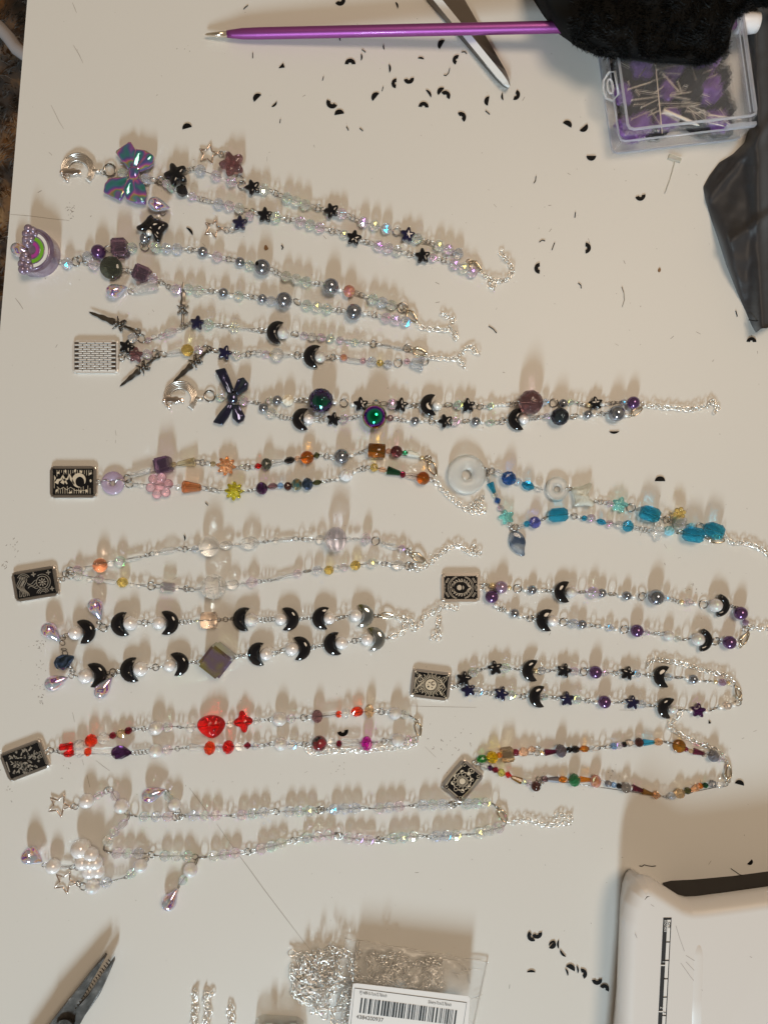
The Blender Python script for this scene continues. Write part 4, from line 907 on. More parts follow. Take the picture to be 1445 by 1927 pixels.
# ================================================================== necklace: card, grey and purple pearls, moons
n = thing('necklace', 865, 1105, 'grey and purple pearl necklace with four black moons and an ornate oval-patterned black card', 'necklace', G)
card(n, 866, 1105, 71, 52, 0, art_queen, 5.5); ring(n, 905, 1103, 5, .3); ring(n, 912, 1100, 5, 1)
strand(n, 'P@916,1101 / s.gp:12@926,1102 s.lp:24@943,1105 s.gp:10@958,1106 / s.pw:9@988,1109 s.pg:17@1001,1110 s.pw:9@1014,1110 / m.ck:41@1058,1114 s.wk:20@1075,1114 / s.ca:22@1116,1115 s.pg:17@1132,1116 / s.pw:8@1166,1120 s.pg:17@1179,1121 s.pw:9@1192,1122 / s.pg:30@1234,1124 f.ca:13@1254,1126 / s.gp:10@1282,1133 f.ca:15@1295,1133 s.pw:9@1308,1135 / s.wk:25@1346,1139 / P@1371,1140 / s.pp:25@1393,1154 f.lp:12@1402,1171 / P@1405,1180')
one(n, 'a', 'ck', 44, 44, 1349, 1139, -6, 8); one(n, 'a', 'ck', 43, 44, 1317, 1204, -8, 8)
strand(n, 'P@912,1106 / s.pw:10@916,1111 s.pp:25@925,1123 s.pw:10@933,1139 / s.pw:9@955,1150 s.pg:17@968,1154 s.pw:9@979,1159 / m.ck:42@1025,1167 s.wc:21@1040,1168 / f.ca:18@1079,1173 s.pg:17@1095,1175 / s.pw:8@1133,1179 f.ca:14@1147,1181 s.pw:8@1159,1183 / s.pp:24@1198,1187 f.ca:11@1217,1190 / s.wk:19@1258,1196 f.ca:11@1275,1202 / s.wk:24@1313,1203 / P@1340,1206 / f.ca:8@1357,1208 s.pp:25@1372,1209 s.pw:7@1386,1210 / P@1392,1211')
clasp(n, 1394, 1213, 1408, 1190); ring(n, 1404, 1183, 6, .4); chain(n, [(1406, 1182), (1415, 1180), (1428, 1183), (1445, 1182), (1470, 1186)])

# ================================================================== necklace: sun card, stars, moons
n = thing('necklace', 810, 1287, 'black star and moon necklace with a smiling-disc sunburst black card pendant', 'necklace', G)
n['label'] = 'black star and moon necklace with a sunburst black card at the end'
d = card(n, 810, 1287, 72, 52, -7, art_sun, 5.5)
bm = bmesh.new(); strip(bm, arc(4, 3, 3.2, 60, 330, 12), 1.5, 6.5, 7.0)
for x, y, r in ((-3, 4, 1.3), (-4, -4, 1.8), (3, -5, 1.2), (-6, 0, .8)): disc(bm, x, y, r, 6.5, 7.0, 8)
s = bpy.data.objects.new('face_marks', mesh_of(bm, 'face_marks', False)); s.material_slots[0].link = 'OBJECT'; s.material_slots[0].material = ENAMEL; col.objects.link(s); s.parent = d
ring(n, 850, 1291, 5, .3); ring(n, 858, 1292, 5, 1); ring(n, 865, 1289, 5, .2)
strand(n, 'P@868,1288 / x.ck:26@873,1277 f.ca:17@890,1266 / x.ck:26@931,1257 f.ca:18@951,1257 / m.ck:42@998,1262 s.gp:10@1008,1262 f.ca:15@1019,1262 / x.ck:26@1061,1262 f.ca:17@1080,1263 / s.pp:24@1120,1265 f.ca:12@1139,1266 / x.ck:25@1180,1267 f.ca:16@1197,1268 / m.ck:41@1245,1273 s.ca:14@1258,1274 / s.pw:8@1292,1276 s.pg:17@1304,1278 s.pw:8@1316,1280 / s.gp:8@1346,1283 f.lp:14@1359,1284 s.gp:8@1370,1286 / P@1382,1287')
strand(n, 'P@868,1293 / x.nv:26@881,1298 f.ca:18@900,1302 / x.nv:26@943,1305 f.ca:18@962,1308 / m.ck:42@1011,1311 f.ca:13@1024,1311 / x.nv:26@1066,1315 f.ca:17@1085,1316 / s.pw:8@1121,1321 s.pp:24@1137,1321 s.pw:7@1150,1322 / x.nv:25@1189,1322 f.ca:16@1207,1325 / m.ck:41@1252,1332 s.wk:17@1266,1334 / s.pw:9@1299,1337 x.dp:25@1313,1337 s.pw:9@1328,1338 / s.pw:10@1356,1330 f.pn:15@1368,1328 s.pw:9@1380,1326 / P@1392,1320')
clasp(n, 1392, 1313, 1384, 1291); chain(n, [(1381, 1284), (1366, 1271), (1346, 1266), (1329, 1262), (1305, 1255), (1286, 1249), (1264, 1245), (1245, 1241), (1230, 1241), (1220, 1249), (1218, 1256)])

# ================================================================== necklace: reds
n = thing('necklace', 50, 1429, 'red and clear bead necklace with red shell bead and tilted black relief card', 'necklace', G)
card(n, 50, 1429, 80, 55, 21, art_skull, 6.5); ring(n, 96, 1412, 6, .3); ring(n, 105, 1414, 5, 1)
strand(n, 'P@110,1411 / t.rd:25x13@126,1405 f.cl:21@150,1402 f.rr:21x25@172,1394 f.cl:22@195,1389 f.gn:13@213,1384 f.bg_:17@228,1381 f.gn:14@242,1375 / s.wk:26@294,1370 f.ca:19@316,1368 / f.cl:18@360,1369 h.rd:56x46@398,1366 s.cl:13@434,1362 q.rd:36x43@458,1358 f.cl:13@484,1356 / s.wk:26@527,1353 f.ca:17@548,1352 / j.mv:19x25@597,1348 t.cl:26x9@620,1345 f.rr:12x13@637,1344 s.cl:17x19@652,1342 f.rr:23x19@672,1339 j.ch:17x26@695,1338 / s.wk:23@744,1342 f.ca:17@761,1344 / P@784,1356')
strand(n, 'P@110,1417 / f.rd:22x14@131,1418 f.cl:20@151,1415 f.rr:13x16@166,1415 N.cl:38x16@193,1414 D.dp:38x27@229,1416 / s.wk:25@294,1413 f.ca:19@315,1411 / n.cl:27x15@371,1407 f.rr:20x26@395,1408 f.ca:13@413,1406 f.rd:21x26@430,1406 s.cl:16@451,1405 b.gn:13@466,1403 f.ca:13@481,1404 / s.wk:24@529,1400 f.ca:17@551,1401 / s.dr:29@601,1399 s.cl:17@624,1397 f.gn:11x14@638,1400 t.cl:32x11@660,1397 f.ma:20x27@690,1399 s.cl:8@706,1397 / s.wk:24@749,1392 f.ca:15@768,1391 / P@783,1390')
clasp(n, 784, 1360, 789, 1385); chain(n, [(785, 1391), (781, 1400), (766, 1405), (744, 1407), (721, 1408), (699, 1412), (677, 1412), (655, 1412), (633, 1412), (611, 1415), (589, 1417), (577, 1409), (573, 1398)], k=1.05)

# ================================================================== necklace: moon phase card, autumn colours
n = thing('necklace', 869, 1467, 'amber, brown and green bead necklace with slanted black moon-phase card pendant', 'necklace', G)
card(n, 869, 1468, 68, 50, 50, art_phase, 5.5); ring(n, 895, 1434, 5, .5); ring(n, 900, 1438, 5, 1)
strand(n, 'P@898,1432 / f.gr:20x15@907,1428 f.yy:20x24@926,1425 f.oo:11@939,1421 k.ch:23@954,1420 s.gn:13@970,1416 f.pe:19x17@985,1415 b.pe:14@1000,1410 f.gp:9@1019,1416 n.bu:22x13@1035,1415 j.go:19x25@1055,1413 b.ck:13@1070,1411 f.ck:16x14@1082,1410 l.am:18x14@1099,1409 s.cl:11@1112,1409 / f.sb:13@1155,1404 f.ca:14@1164,1403 f.ck:11@1174,1401 l.ta:14@1184,1398 j.br:15x18@1202,1397 n.te:21x13@1220,1397 f.or_:17x14@1238,1396 / e.am2:26x25@1277,1404 s.gn:8x10@1290,1410 f.ch:9@1299,1413 n.bu:21x13@1314,1416 n.pn:14x12@1328,1420 f.gd:20x22@1342,1423 f.ca:13@1356,1428 / P@1367,1435')
ring(n, 1012, 1407, 5, .8); ring(n, 1010, 1417, 6, .3)
strand(n, 'P@903,1441 / f.cl:14@911,1443 b.dp:12@922,1445 b.gn:13@932,1449 f.lm:15@943,1454 b.rd:12x13@956,1458 N.bz:21x13@971,1466 f.ca:11@986,1471 f.ca:12@995,1474 s.br:18@1008,1480 / f.mv:12@1025,1466 N.go:22x13@1039,1467 f.am:18x13@1059,1467 j.ge:20x25@1080,1468 n.am:22x12@1102,1467 f.ao:20x24@1120,1470 s.cl:7@1134,1471 f.gd:13@1144,1475 f.sb:11@1154,1477 f.ck:11@1164,1479 s.ta:18x20@1177,1482 s.wo:7@1188,1483 n.bu:21x13@1199,1485 n.bz:21x12@1218,1492 b.or_:16@1234,1496 / f.ca:14@1264,1498 f.ch:19@1278,1493 f.ol:13@1293,1488 N.or_:14@1306,1484 f.oo:11@1317,1479 b.dg:12@1326,1478 f.gy:14@1340,1475 s.cl:15x11@1355,1477 / P@1367,1473')
ring(n, 1014, 1466, 5, .2); ring(n, 1019, 1474, 4, .8); clasp(n, 1370, 1466, 1370, 1438)
chain(n, [(1362, 1424), (1347, 1411), (1328, 1402), (1315, 1400), (1304, 1394), (1283, 1385), (1272, 1375), (1259, 1370), (1262, 1359), (1272, 1353), (1281, 1341)])

# ================================================================== necklace: clear strands with pearl flower
n = thing('necklace', 165, 1620, 'clear sparkling bead necklace with white pearl flower cluster and two open star charms', 'necklace', G)
strand(n, 'P@240,1533 / 3c:19@272,1537,316,1537 / P@338,1536 / 3c:20@364,1535,406,1535 / 3c:20@456,1534,496,1529 / 3c:20@545,1527,584,1526 / P@604,1525 / 3c:20@631,1523,669,1521 / 3c:20@715,1521,751,1518 / 3c:20@797,1515,833,1514 / P@851,1514 / 3c:20@880,1513,914,1511 / P@938,1522')
ring(n, 338, 1536, 7, .2); ring(n, 604, 1524, 7, .1); ring(n, 852, 1514, 7, .2)
strand(n, 'P@198,1600 / 3c:20@221,1606,261,1606 / 3c:20@311,1611,353,1611 / P@372,1614 / 3c:20@403,1611,442,1606 / 3c:20@492,1598,529,1588 / 3c:20@578,1577,619,1572 / 3c:20@657,1577,695,1581 / 3c:20@740,1578,778,1574 / 3c:20@822,1574,859,1572 / 3c:20@903,1567,938,1558 / P@952,1550')
ring(n, 634, 1573, 7, .2); ring(n, 714, 1580, 6, .1); clasp(n, 939, 1524, 953, 1548)
chain(n, [(955, 1550), (975, 1545), (992, 1544), (1009, 1548), (1026, 1554), (1046, 1552), (1060, 1548), (1073, 1551)]); chain(n, [(1073, 1545), (1073, 1536), (1058, 1533), (1043, 1536)])
open_star(n, 113, 1515, 22, -97); ring(n, 142, 1518, 6, .3); strand(n, 'P@148,1516 / s.wc:27@164,1507 l.ca:22x15@187,1496 / P@204,1488'); ring(n, 206, 1486, 7, .5)
strand(n, 'P@208,1490 / l.ca:20x17@217,1498 s.wk:27@229,1517 / P@243,1531'); strand(n, 'P@244,1536 / l.ca:22x17@232,1550 f.ca:19@217,1565 f.ca:20@204,1582 / P@195,1598')
dropcharm(n, 268, 1501, 312, 1486, 29); ring(n, 313, 1489, 5, .8); strand(n, 'P@313,1490 / l.ca:21x17@318,1500 s.wk:23@329,1514 / P@336,1530')
for x, y, r, z in ((153, 1597, 36, 20), (172, 1608, 27, 26), (156, 1623, 27, 24), (181, 1623, 26, 22), (169, 1640, 27, 16), (185, 1639, 26, 15), (168, 1624, 22, 30)): one(n, 's', 'wc', r, r, x, y, 0, z)
ring(n, 145, 1633, 6, .4); strand(n, 'P@142,1632 / t.cl:18x7@124,1631 s.wc:27@101,1630 / P@82,1626'); dropcharm(n, 44, 1603, 80, 1622, 33)
open_star(n, 124, 1659, 22, -97); ring(n, 149, 1663, 6, .3); strand(n, 'P@153,1665 / s.wk:27@175,1668 f.ca:20@201,1661 / f.ca:18@248,1644 s.wk:25@265,1629 / P@277,1614')
strand(n, 'P@372,1617 / s.wk:26@359,1637 l.ca:21x17@345,1656 / P@336,1670'); dropcharm(n, 311, 1711, 333, 1674, 29)

# ================================================================== black half-disc scraps and threads
BLK = mat('black_plastic_scrap', (.004, .004, .0045), .6, spec=.15)
def scrap(x, y, deg, form, label, r=9.0, z=.4, tilt=0):
    """deg = direction (in the photograph, counter-clockwise from +x) the round side faces"""
    o = []
    if form in ('half', 'notch'):
        o = [(r * math.cos(t), r * math.sin(t)) for t in [math.radians(-88 + 176 * k / 16) for k in range(17)]]
        if form == 'notch': o += [(0, r * .32), (r * .26, r * .25), (r * .33, 0), (r * .26, -r * .25), (0, -r * .32)]
        o = [(x_ - r * .4, y_) for x_, y_ in o]
    elif form == 'sliver':
        o = [(r * math.cos(t) - r * .72, r * math.sin(t)) for t in [math.radians(-52 + 104 * k / 10) for k in range(11)]]
    elif form == 'chip': o = [(-r * .5, r * .3), (r * .5, r * .1), (r * .05, -r * .45)]
    m = slab_bm(o, 0, 1.3)
    ob = put('paper_scrap', mesh_of(m, 'paper_scrap', False), x, y, z, 0, 1, None, BLK, (tilt, tilt * .5, math.radians(deg)))
    tag(ob, label, 'scrap', 'black half-disc scraps scattered on the table')
def thread(pts, label, r=.75, m=None, z=1.2, cat='thread'):
    bm = bmesh.new(); c = P(*pts[0]); q = [(P(*p) - c) / U for p in pts]
    sweep(bm, [(v.x, v.y, z) for v in q], r, 5)
    o = put('thread', mesh_of(bm, 'thread'), *pts[0], 0, 0, 1, None, m or BLK); tag(o, label, cat, 'fibres lying on the table')
SC = [
 (642, 4, -60, 'notch', 'torn black half-disc scrap cut off by the top picture edge above the purple needle', 10), (747, 10, 20, 'sliver', 'thin black scrap sliver above the purple needle, beside the tweezers', 8),
 (640, 72, 180, 'sliver', 'thin black scrap tucked against the lower side of the purple needle', 7), (531, 125, 60, 'chip', 'small triangular black chip alone below the middle of the purple needle', 12),
 (659, 117, 90, 'notch', 'notched black half-disc, round side up, below the needle with a stray thread at its foot', 10), (680, 108, 0, 'sliver', 'narrow upright black sliver just beside the round-side-up notched half-disc', 8),
 (722, 89, 190, 'sliver', 'tiny black sliver nearest below the needle, midway to the tweezers', 6), (792, 110, 80, 'sliver', 'low arched black sliver between the needle and the scrap cluster', 7.5),
 (829, 83, 150, 'half', 'black half-disc tilted up close under the needle beside the tweezers', 9), (857, 112, 160, 'notch', 'notched black half-disc hugging the dark side of the tweezers', 9),
 (733, 129, 5, 'sliver', 'upright black sliver with a straight side, above two notched half-discs', 10), (742, 157, 175, 'notch', 'upright black half-disc facing away from the bowl-shaped notched scrap beside it', 9),
 (770, 152, -80, 'notch', 'bowl-shaped black half-disc, notch on top, in the middle of the scatter', 9.5), (705, 181, 140, 'half', 'leaning black half-disc beside a short upright thread', 9),
 (807, 176, 35, 'sliver', 'slanted black sliver with a whisker of thread at its lower end', 11), (828, 171, 140, 'half', 'smaller of two overlapping black half-discs', 8), (840, 178, 50, 'notch', 'notched half-disc overlapping a smaller black one', 9.5),
 (797, 198, 85, 'notch', 'dome-shaped black half-disc below the overlapping pair', 9.5), (483, 183, 135, 'half', 'leaning black half-disc farthest from the tweezers in the upper scatter', 9), (517, 197, -45, 'sliver', 'slanted black sliver facing down beside the leaning half-disc', 9),
 (623, 197, -120, 'notch', 'deeply notched black half-disc touching above a leaning half-disc', 11), (638, 212, 100, 'half', 'black half-disc lying under the deeply notched one', 9), (916, 190, 170, 'half', 'upright black half-disc below the tweezers tip', 8.5),
 (945, 182, 185, 'sliver', 'thin curved black sliver right below the tweezers tip', 9), (972, 180, -20, 'notch', 'black half-disc with a pale hole beside the tweezers tip', 9.5), (870, 219, 35, 'notch', 'notched black half-disc lowest of the scraps under the tweezers', 10),
 (1068, 233, 60, 'half', 'domed black half-disc, upper of two beside the clear pin box', 9), (1099, 242, -50, 'half', 'tilted black half-disc, lower of two beside the clear pin box', 9), (1112, 297, -90, 'half', 'bowl-shaped black half-disc under the pin box corner', 9),
 (1205, 372, -75, 'notch', 'bowl-shaped notched black half-disc between the clear tag and the grey cloth', 9.5), (1105, 467, 0, 'notch', 'black half-disc, straight side toward the star necklace chain tail', 10), (1011, 505, 180, 'notch', 'black half-disc with its back to the coiled tail of the star necklace', 10),
 (1413, 640, 88, 'notch', 'domed black half-disc just below the tip of the grey satin cloth', 9), (352, 238, 105, 'half', 'black half-disc alone above the open star charm of the top necklace', 9), (358, 435, 40, 'sliver', 'black half-disc sliver between butterfly bead and open star charm', 12),
 (1155, 813, -88, 'sliver', 'flat bowl-shaped black sliver below the long dark-bow necklace', 12), (1241, 902, 90, 'half', 'domed black half-disc above the turquoise necklace', 9.5), (348, 1012, 10, 'sliver', 'tiny black sliver above the clear glass necklace', 7),
 (1391, 1473, 75, 'half', 'domed black half-disc beside the clasp of the autumn-coloured necklace', 8.5), (1334, 1359, -40, 'chip', 'small black chip between the star necklace and the autumn-coloured necklace', 7),
 (998, 1763, -150, 'notch', 'notched black ring half, outermost of the lower scrap row', 10), (1011, 1760, -75, 'notch', 'bowl-shaped notched scrap touching the outermost one of the lower row', 9.5), (1040, 1779, -40, 'half', 'black scrap crumpled with another in the lower row', 8),
 (1037, 1774, 130, 'sliver', 'black sliver standing on a crumpled scrap in the lower row', 9), (1050, 1777, 180, 'sliver', 'thin upright sliver next to the crumpled scraps of the lower row', 10), (1058, 1794, -140, 'sliver', 'slanted sliver in the gap of the lower scrap row', 11),
 (999, 1828, 90, 'sliver', 'flat domed sliver lying alone below the lower scrap row', 10), (1066, 1829, 20, 'sliver', 'leaning black sliver beside the corner-up half-disc in the lower row', 9), (1074, 1820, 60, 'half', 'corner-up black half-disc in the middle of the lower row', 9),
 (1086, 1824, 10, 'sliver', 'narrow black sliver between two half-discs of the lower row', 9), (1098, 1831, 20, 'notch', 'upright notched half-disc, third from the paper trimmer', 9.5), (1123, 1847, -85, 'notch', 'bowl-shaped notched half-disc, second from the paper trimmer', 9.5), (1138, 1858, 60, 'notch', 'domed notched half-disc nearest the white paper trimmer', 9)]
for x, y, d, f, lab, r in SC: scrap(x, y, d, f, lab, r)
scrap(646, 1379, -75, 'notch', 'black notched half-disc lying between the strands of the red necklace', 10.5)
scrap(1411, 1623, -45, 'half', 'small rounded black scrap in the shadow behind the paper trimmer', 6)
scrap(486, 495, 150, 'half', 'black scrap caught on the big grey pearl of the rainbow charm necklace', 7.5, 27, .5)
for pts, lab in [(([(459, 18), (463, 14), (467, 11)]), 'short black thread above the purple needle tip'), ([(476, 100), (476, 110)], 'short upright black thread below the purple needle tip'), ([(681, 94), (688, 99)], 'tiny slanted black thread above the narrow upright sliver'),
                 ([(846, 129), (844, 138), (839, 143), (835, 142)], 'hooked black thread under the tweezers'), ([(721, 164), (719, 172)], 'short black thread beside a leaning half-disc'), ([(528, 225), (527, 232)], 'short black thread below the slanted sliver'),
                 ([(652, 239), (656, 246)], 'small slanted black thread above the star charms'), ([(677, 242), (683, 247)], 'bent black speck of thread above the top necklace'), ([(609, 145), (607, 152)], 'faint short thread in the middle of the bare table'), ([(913, 209), (921, 216)], 'forked black thread below the tweezers tip'),
                 ([(868, 99), (874, 98), (878, 102)], 'frayed black thread against the tweezers'), ([(1008, 332), (1007, 341), (1004, 345)], 'dark thread between the top necklace and the pin box'), ([(1082, 400), (1081, 410)], 'short dark thread above the upright half-disc'), ([(1014, 456), (1020, 452), (1025, 454)], 'bent dark thread above the chain tail half-disc'),
                 ([(1043, 457), (1040, 465), (1038, 471)], 'wavy dark thread beside the bent one'), ([(1087, 533), (1092, 537), (1093, 543)], 'kinked dark thread below the two half-discs on the open table'), ([(919, 614), (928, 620), (934, 627)], 'forked dark thread by the chain tail of the sword necklace'),
                 ([(1202, 1629), (1207, 1630), (1211, 1627), (1219, 1629), (1226, 1630), (1233, 1629)], 'crinkled dark thread in the shadow above the paper trimmer'), ([(387, 946), (392, 951)], 'tiny brown thread below the yellow flower bead'), ([(1383, 585), (1386, 596)], 'thin brown fibre beside the grey satin cloth')]:
    thread(pts, lab, .8)
thread([(1374, 1634), (1390, 1645), (1400, 1648), (1412, 1648), (1422, 1653)], 'long curly black hair lying behind the paper trimmer', .7)
thread([(1169, 540), (1173, 552), (1174, 565), (1170, 578)], 'pale curved fibre on the open table', .6, mat('pale_fibre', (.34, .30, .24), .6))
def fleck(x, y, s, lab):
    o = [(s * math.cos(t) * R.uniform(.5, 1), s * 1.3 * math.sin(t) * R.uniform(.5, 1)) for t in [2 * math.pi * k / 9 for k in range(9)]]
    ob = put('flake', mesh_of(slab_bm(o, 0, 1), 'flake', False), x, y, .3, 0, 1, None, mat('brown_flake', (.22, .12, .05), .7)); tag(ob, lab, 'flake')
fleck(501, 467, 5, 'brown flake between the top necklace and the grey pearl strand'); fleck(1240, 508, 4, 'brown flake on the open table near the grey satin cloth')
thread([(530, 462), (533, 466), (531, 470)], 'tiny black crumb beside the brown flake', 1.2)

# ================================================================== purple knitting needle
o = thing('knitting_needle', 405, 64, 'long purple metal knitting needle with silver tip and white end cap, passing under black fur', 'knitting needle')
def needle(o):
    a = Vector((386, 65)); b = Vector((1425, 43)); 
    def pt(t, z): v = a + (b - a) * t; return (P(v.x, v.y, z) - o.location) / U
    L = 1.0
    zz = lambda t: 9 + 42 * min(1, t * 1.35)
    prof = [(0, .6), (.004, 2.4), (.02, 4.2), (.05, 7.2), (.068, 9.2), (.1, 9.9), (.3, 10.1), (.6, 10.2), (.975, 10.2)]
    pm = mat('purple_anodised', (.28, .065, .27), .42, .7, coat=.1, build=noise_ramp(8, None, bump=.12, bscale=700))
    prof.insert(3, (.04, 6.1)); tips = [p for p in prof if p[0] <= .04]; body = [p for p in prof if p[0] >= .04]
    for nm, pr, m in (('tip', tips, mat('needle_tip', (.86, .80, .70), .2, 1)), ('shaft', body, pm)):
        bm = bmesh.new(); rings = []; n = 16
        for t, r in pr:
            c = pt(t, zz(t)); rings.append([bm.verts.new((c.x, c.y + r * math.cos(2 * math.pi * k / n), c.z + r * math.sin(2 * math.pi * k / n))) for k in range(n)])
        for i in range(len(rings) - 1):
            for k in range(n): bm.faces.new((rings[i][k], rings[i][(k + 1) % n], rings[i + 1][(k + 1) % n], rings[i + 1][k]))
        bm.faces.new(rings[0]); bm.faces.new(rings[-1])
        ob = put(nm, mesh_of(bm, nm), 405, 64, 0, 0, 1, o, m)
    c0 = pt(.972, zz(1)); c1 = pt(1.0, zz(1)); d = (c1 - c0).normalized(); bm = bmesh.new()
    sweep(bm, [c0 - d * 12, c0 - d * 11, c0, c0 + d * 18, c0 + d * 27, c0 + d * 29], lambda t: [15, 17, 18, 17.5, 16.5, 11][min(5, int(t * 5 + .01))], 18)
    put('end_cap', mesh_of(bm, 'end_cap'), 405, 64, 0, 0, 1, o, mat('white_cap', (.80, .77, .78), .35))
needle(o)

# ================================================================== steel tweezers
o = thing('tweezers', 945, 160, 'steel tweezers with bright narrow edge lying under the purple needle', 'tweezers')
def tweezers(o):
    def loc(x, y, z): return (P(x, y, z) - o.location) / U
    A = [(790, -40), (955, 164)]
    bm = bmesh.new(); prev = None
    secs = []
    for t in [0, .2, .4, .6, .8, .9, .96, 1.0]:
        cx, cy = 783 + (957 - 783) * t, -50 + (163 + 50) * t
        wl = 7 * (1 - t) + 3; wr = 44 * (1 - t) ** 1.0 + 4; he = 6.8 - .4 * t
        f = 1 if t < .95 else (.8 if t < 1 else .35)
        nx, ny = .775, -.632
        # across: left foot, left top, right top, right foot
        e = [(-he - wl, 4), (-he, 15), (he, 19), (he + wr, 7)]
        secs.append([loc(cx + nx * s * f, cy + ny * s * f, z) for s, z in e] + [loc(cx + nx * s * f, cy + ny * s * f, z) for s, z in ((he + wr, 3), (-he - wl, 2))])
    names = [('edge_strip', 1, mat('glint_steel', (.88, .92, .95), .5, .3)), ('inner_arm', 2, mat('brown_steel', (.26, .22, .19), .34, 1)), ('outer_arm', 0, mat('shaded_steel', (.20, .19, .18), .3, 1))]  # edge glint and the outer arm's shade are put into the steel colours
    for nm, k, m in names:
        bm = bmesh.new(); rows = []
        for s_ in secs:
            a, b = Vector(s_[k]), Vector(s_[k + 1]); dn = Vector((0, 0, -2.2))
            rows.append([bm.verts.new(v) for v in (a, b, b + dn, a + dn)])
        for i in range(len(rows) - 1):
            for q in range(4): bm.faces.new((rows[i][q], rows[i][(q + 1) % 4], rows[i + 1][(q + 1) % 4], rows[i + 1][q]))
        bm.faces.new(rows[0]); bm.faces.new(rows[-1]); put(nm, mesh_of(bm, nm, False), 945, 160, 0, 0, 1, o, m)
    bm = bmesh.new(); strip(bm, [(-4, 4), (-4, -4), (1, -4), (1, 3)], 1.2, 0, .6); put('stamp', mesh_of(bm, 'stamp', False), 836, 4, 17, math.radians(25), .8, o, mat('stamp_dark', (.05, .045, .04), .6))
tweezers(o)

# ================================================================== heightfield cloths
def cloth(name, left, rightx, hfun, nx, ny, m, edge=14, parent=None, loc=None):
    """a cloth from its left outline (list of x, y top to bottom) to rightx, height by hfun(x, y, distance to outline)"""
    def lx(y):
        for (x0, y0), (x1, y1) in zip(left, left[1:]):
            if y0 <= y <= y1: return x0 + (x1 - x0) * (y - y0) / max(1e-6, y1 - y0)
        return left[-1][0]
    bm = bmesh.new(); c = loc or P(left[0][0], left[0][1]); gr = []
    y0, y1 = left[0][1], left[-1][1]
    for j in range(ny + 1):
        y = y0 + (y1 - y0) * j / ny; x0 = lx(y); row = []
        for i in range(nx + 1):
            t = (i / nx) ** 1.35; x = x0 + (max(rightx, x0 + 2) - x0) * t
            e = 1 - math.exp(-(x - x0) / edge); z = hfun(x, y, x - x0) * e + .5
            v = (P(x, y, z) - c) / U; row.append(bm.verts.new(v))
        gr.append(row)
    for j in range(ny):
        for i in range(nx): bm.faces.new((gr[j][i], gr[j + 1][i], gr[j + 1][i + 1], gr[j][i + 1]))
    return bm, c
def satin_h(x, y, d):
    f = 9 + 10 * math.sin((x - 1330) * .05 + y * .012) * math.exp(-d / 400) + 20 * noise.noise(Vector((x * .011, y * .008, 2)))
    rid = math.exp(-((x - 1425 - (y - 300) * .02) / 16) ** 2) * 26
    r2 = math.exp(-((x - 1360 + (y - 340) * .8) / 12) ** 2) * 9
    r3 = math.exp(-(((x - 1395) * .55 + (y - 440) * .8) / 10) ** 2) * 10 * (d > 20)
    cr = 3.5 * abs(noise.noise(Vector((x * .022, y * .016, 7)))) + 2.2 * noise.noise(Vector((x * .05, y * .05, 3)))
    return max(3, 8 + f + rid + r2 + r3 + cr)
bm, c = cloth('satin', [(1394, 10), (1392, 60), (1398, 120), (1406, 190), (1408, 240), (1400, 268), (1378, 290), (1352, 306), (1334, 330), (1322, 352), (1326, 375), (1338, 415), (1350, 450), (1366, 500), (1386, 550), (1404, 590), (1413, 612), (1421, 626)], 1560, satin_h, 60, 150, None, 7)
# trim the lower hem so that it runs up towards the picture's edge
for v in list(bm.verts):
    w_ = v.co * U + c; k = U; px, py = w_.x / k + CX, CY - w_.y / k
    lim = 628 - max(0, px - 1421) * .52
    if py > lim: v.co.y += (py - lim)
sat = bpy.data.objects.new('satin_cloth', mesh_of(bm, 'satin_cloth')); sat.location = c; sat.scale = (U,) * 3
sat.material_slots[0].link = 'OBJECT'; sat.material_slots[0].material = mat('charcoal_satin', (.024, .023, .026), .55, 0, spec=.4, sheen=.2, build=noise_ramp(3, None, bump=.25, bscale=.5))
col.objects.link(sat); tag(sat, 'crumpled charcoal satin cloth with pointed corner spilling in beside the pin box', 'cloth')
bm = bmesh.new(); hp = [(1408, 602), (1420, 604), (1434, 603), (1450, 598)]; sweep(bm, [(P(x, y, satin_h(x, y, 40) * .9 + 2) - c) / U for x, y in hp], 1.0, 5)
hm = bpy.data.objects.new('hem', mesh_of(bm, 'hem')); hm.material_slots[0].link = 'OBJECT'; hm.material_slots[0].material = mat('hem_thread', (.006, .006, .007), .8); col.objects.link(hm); hm.parent = sat
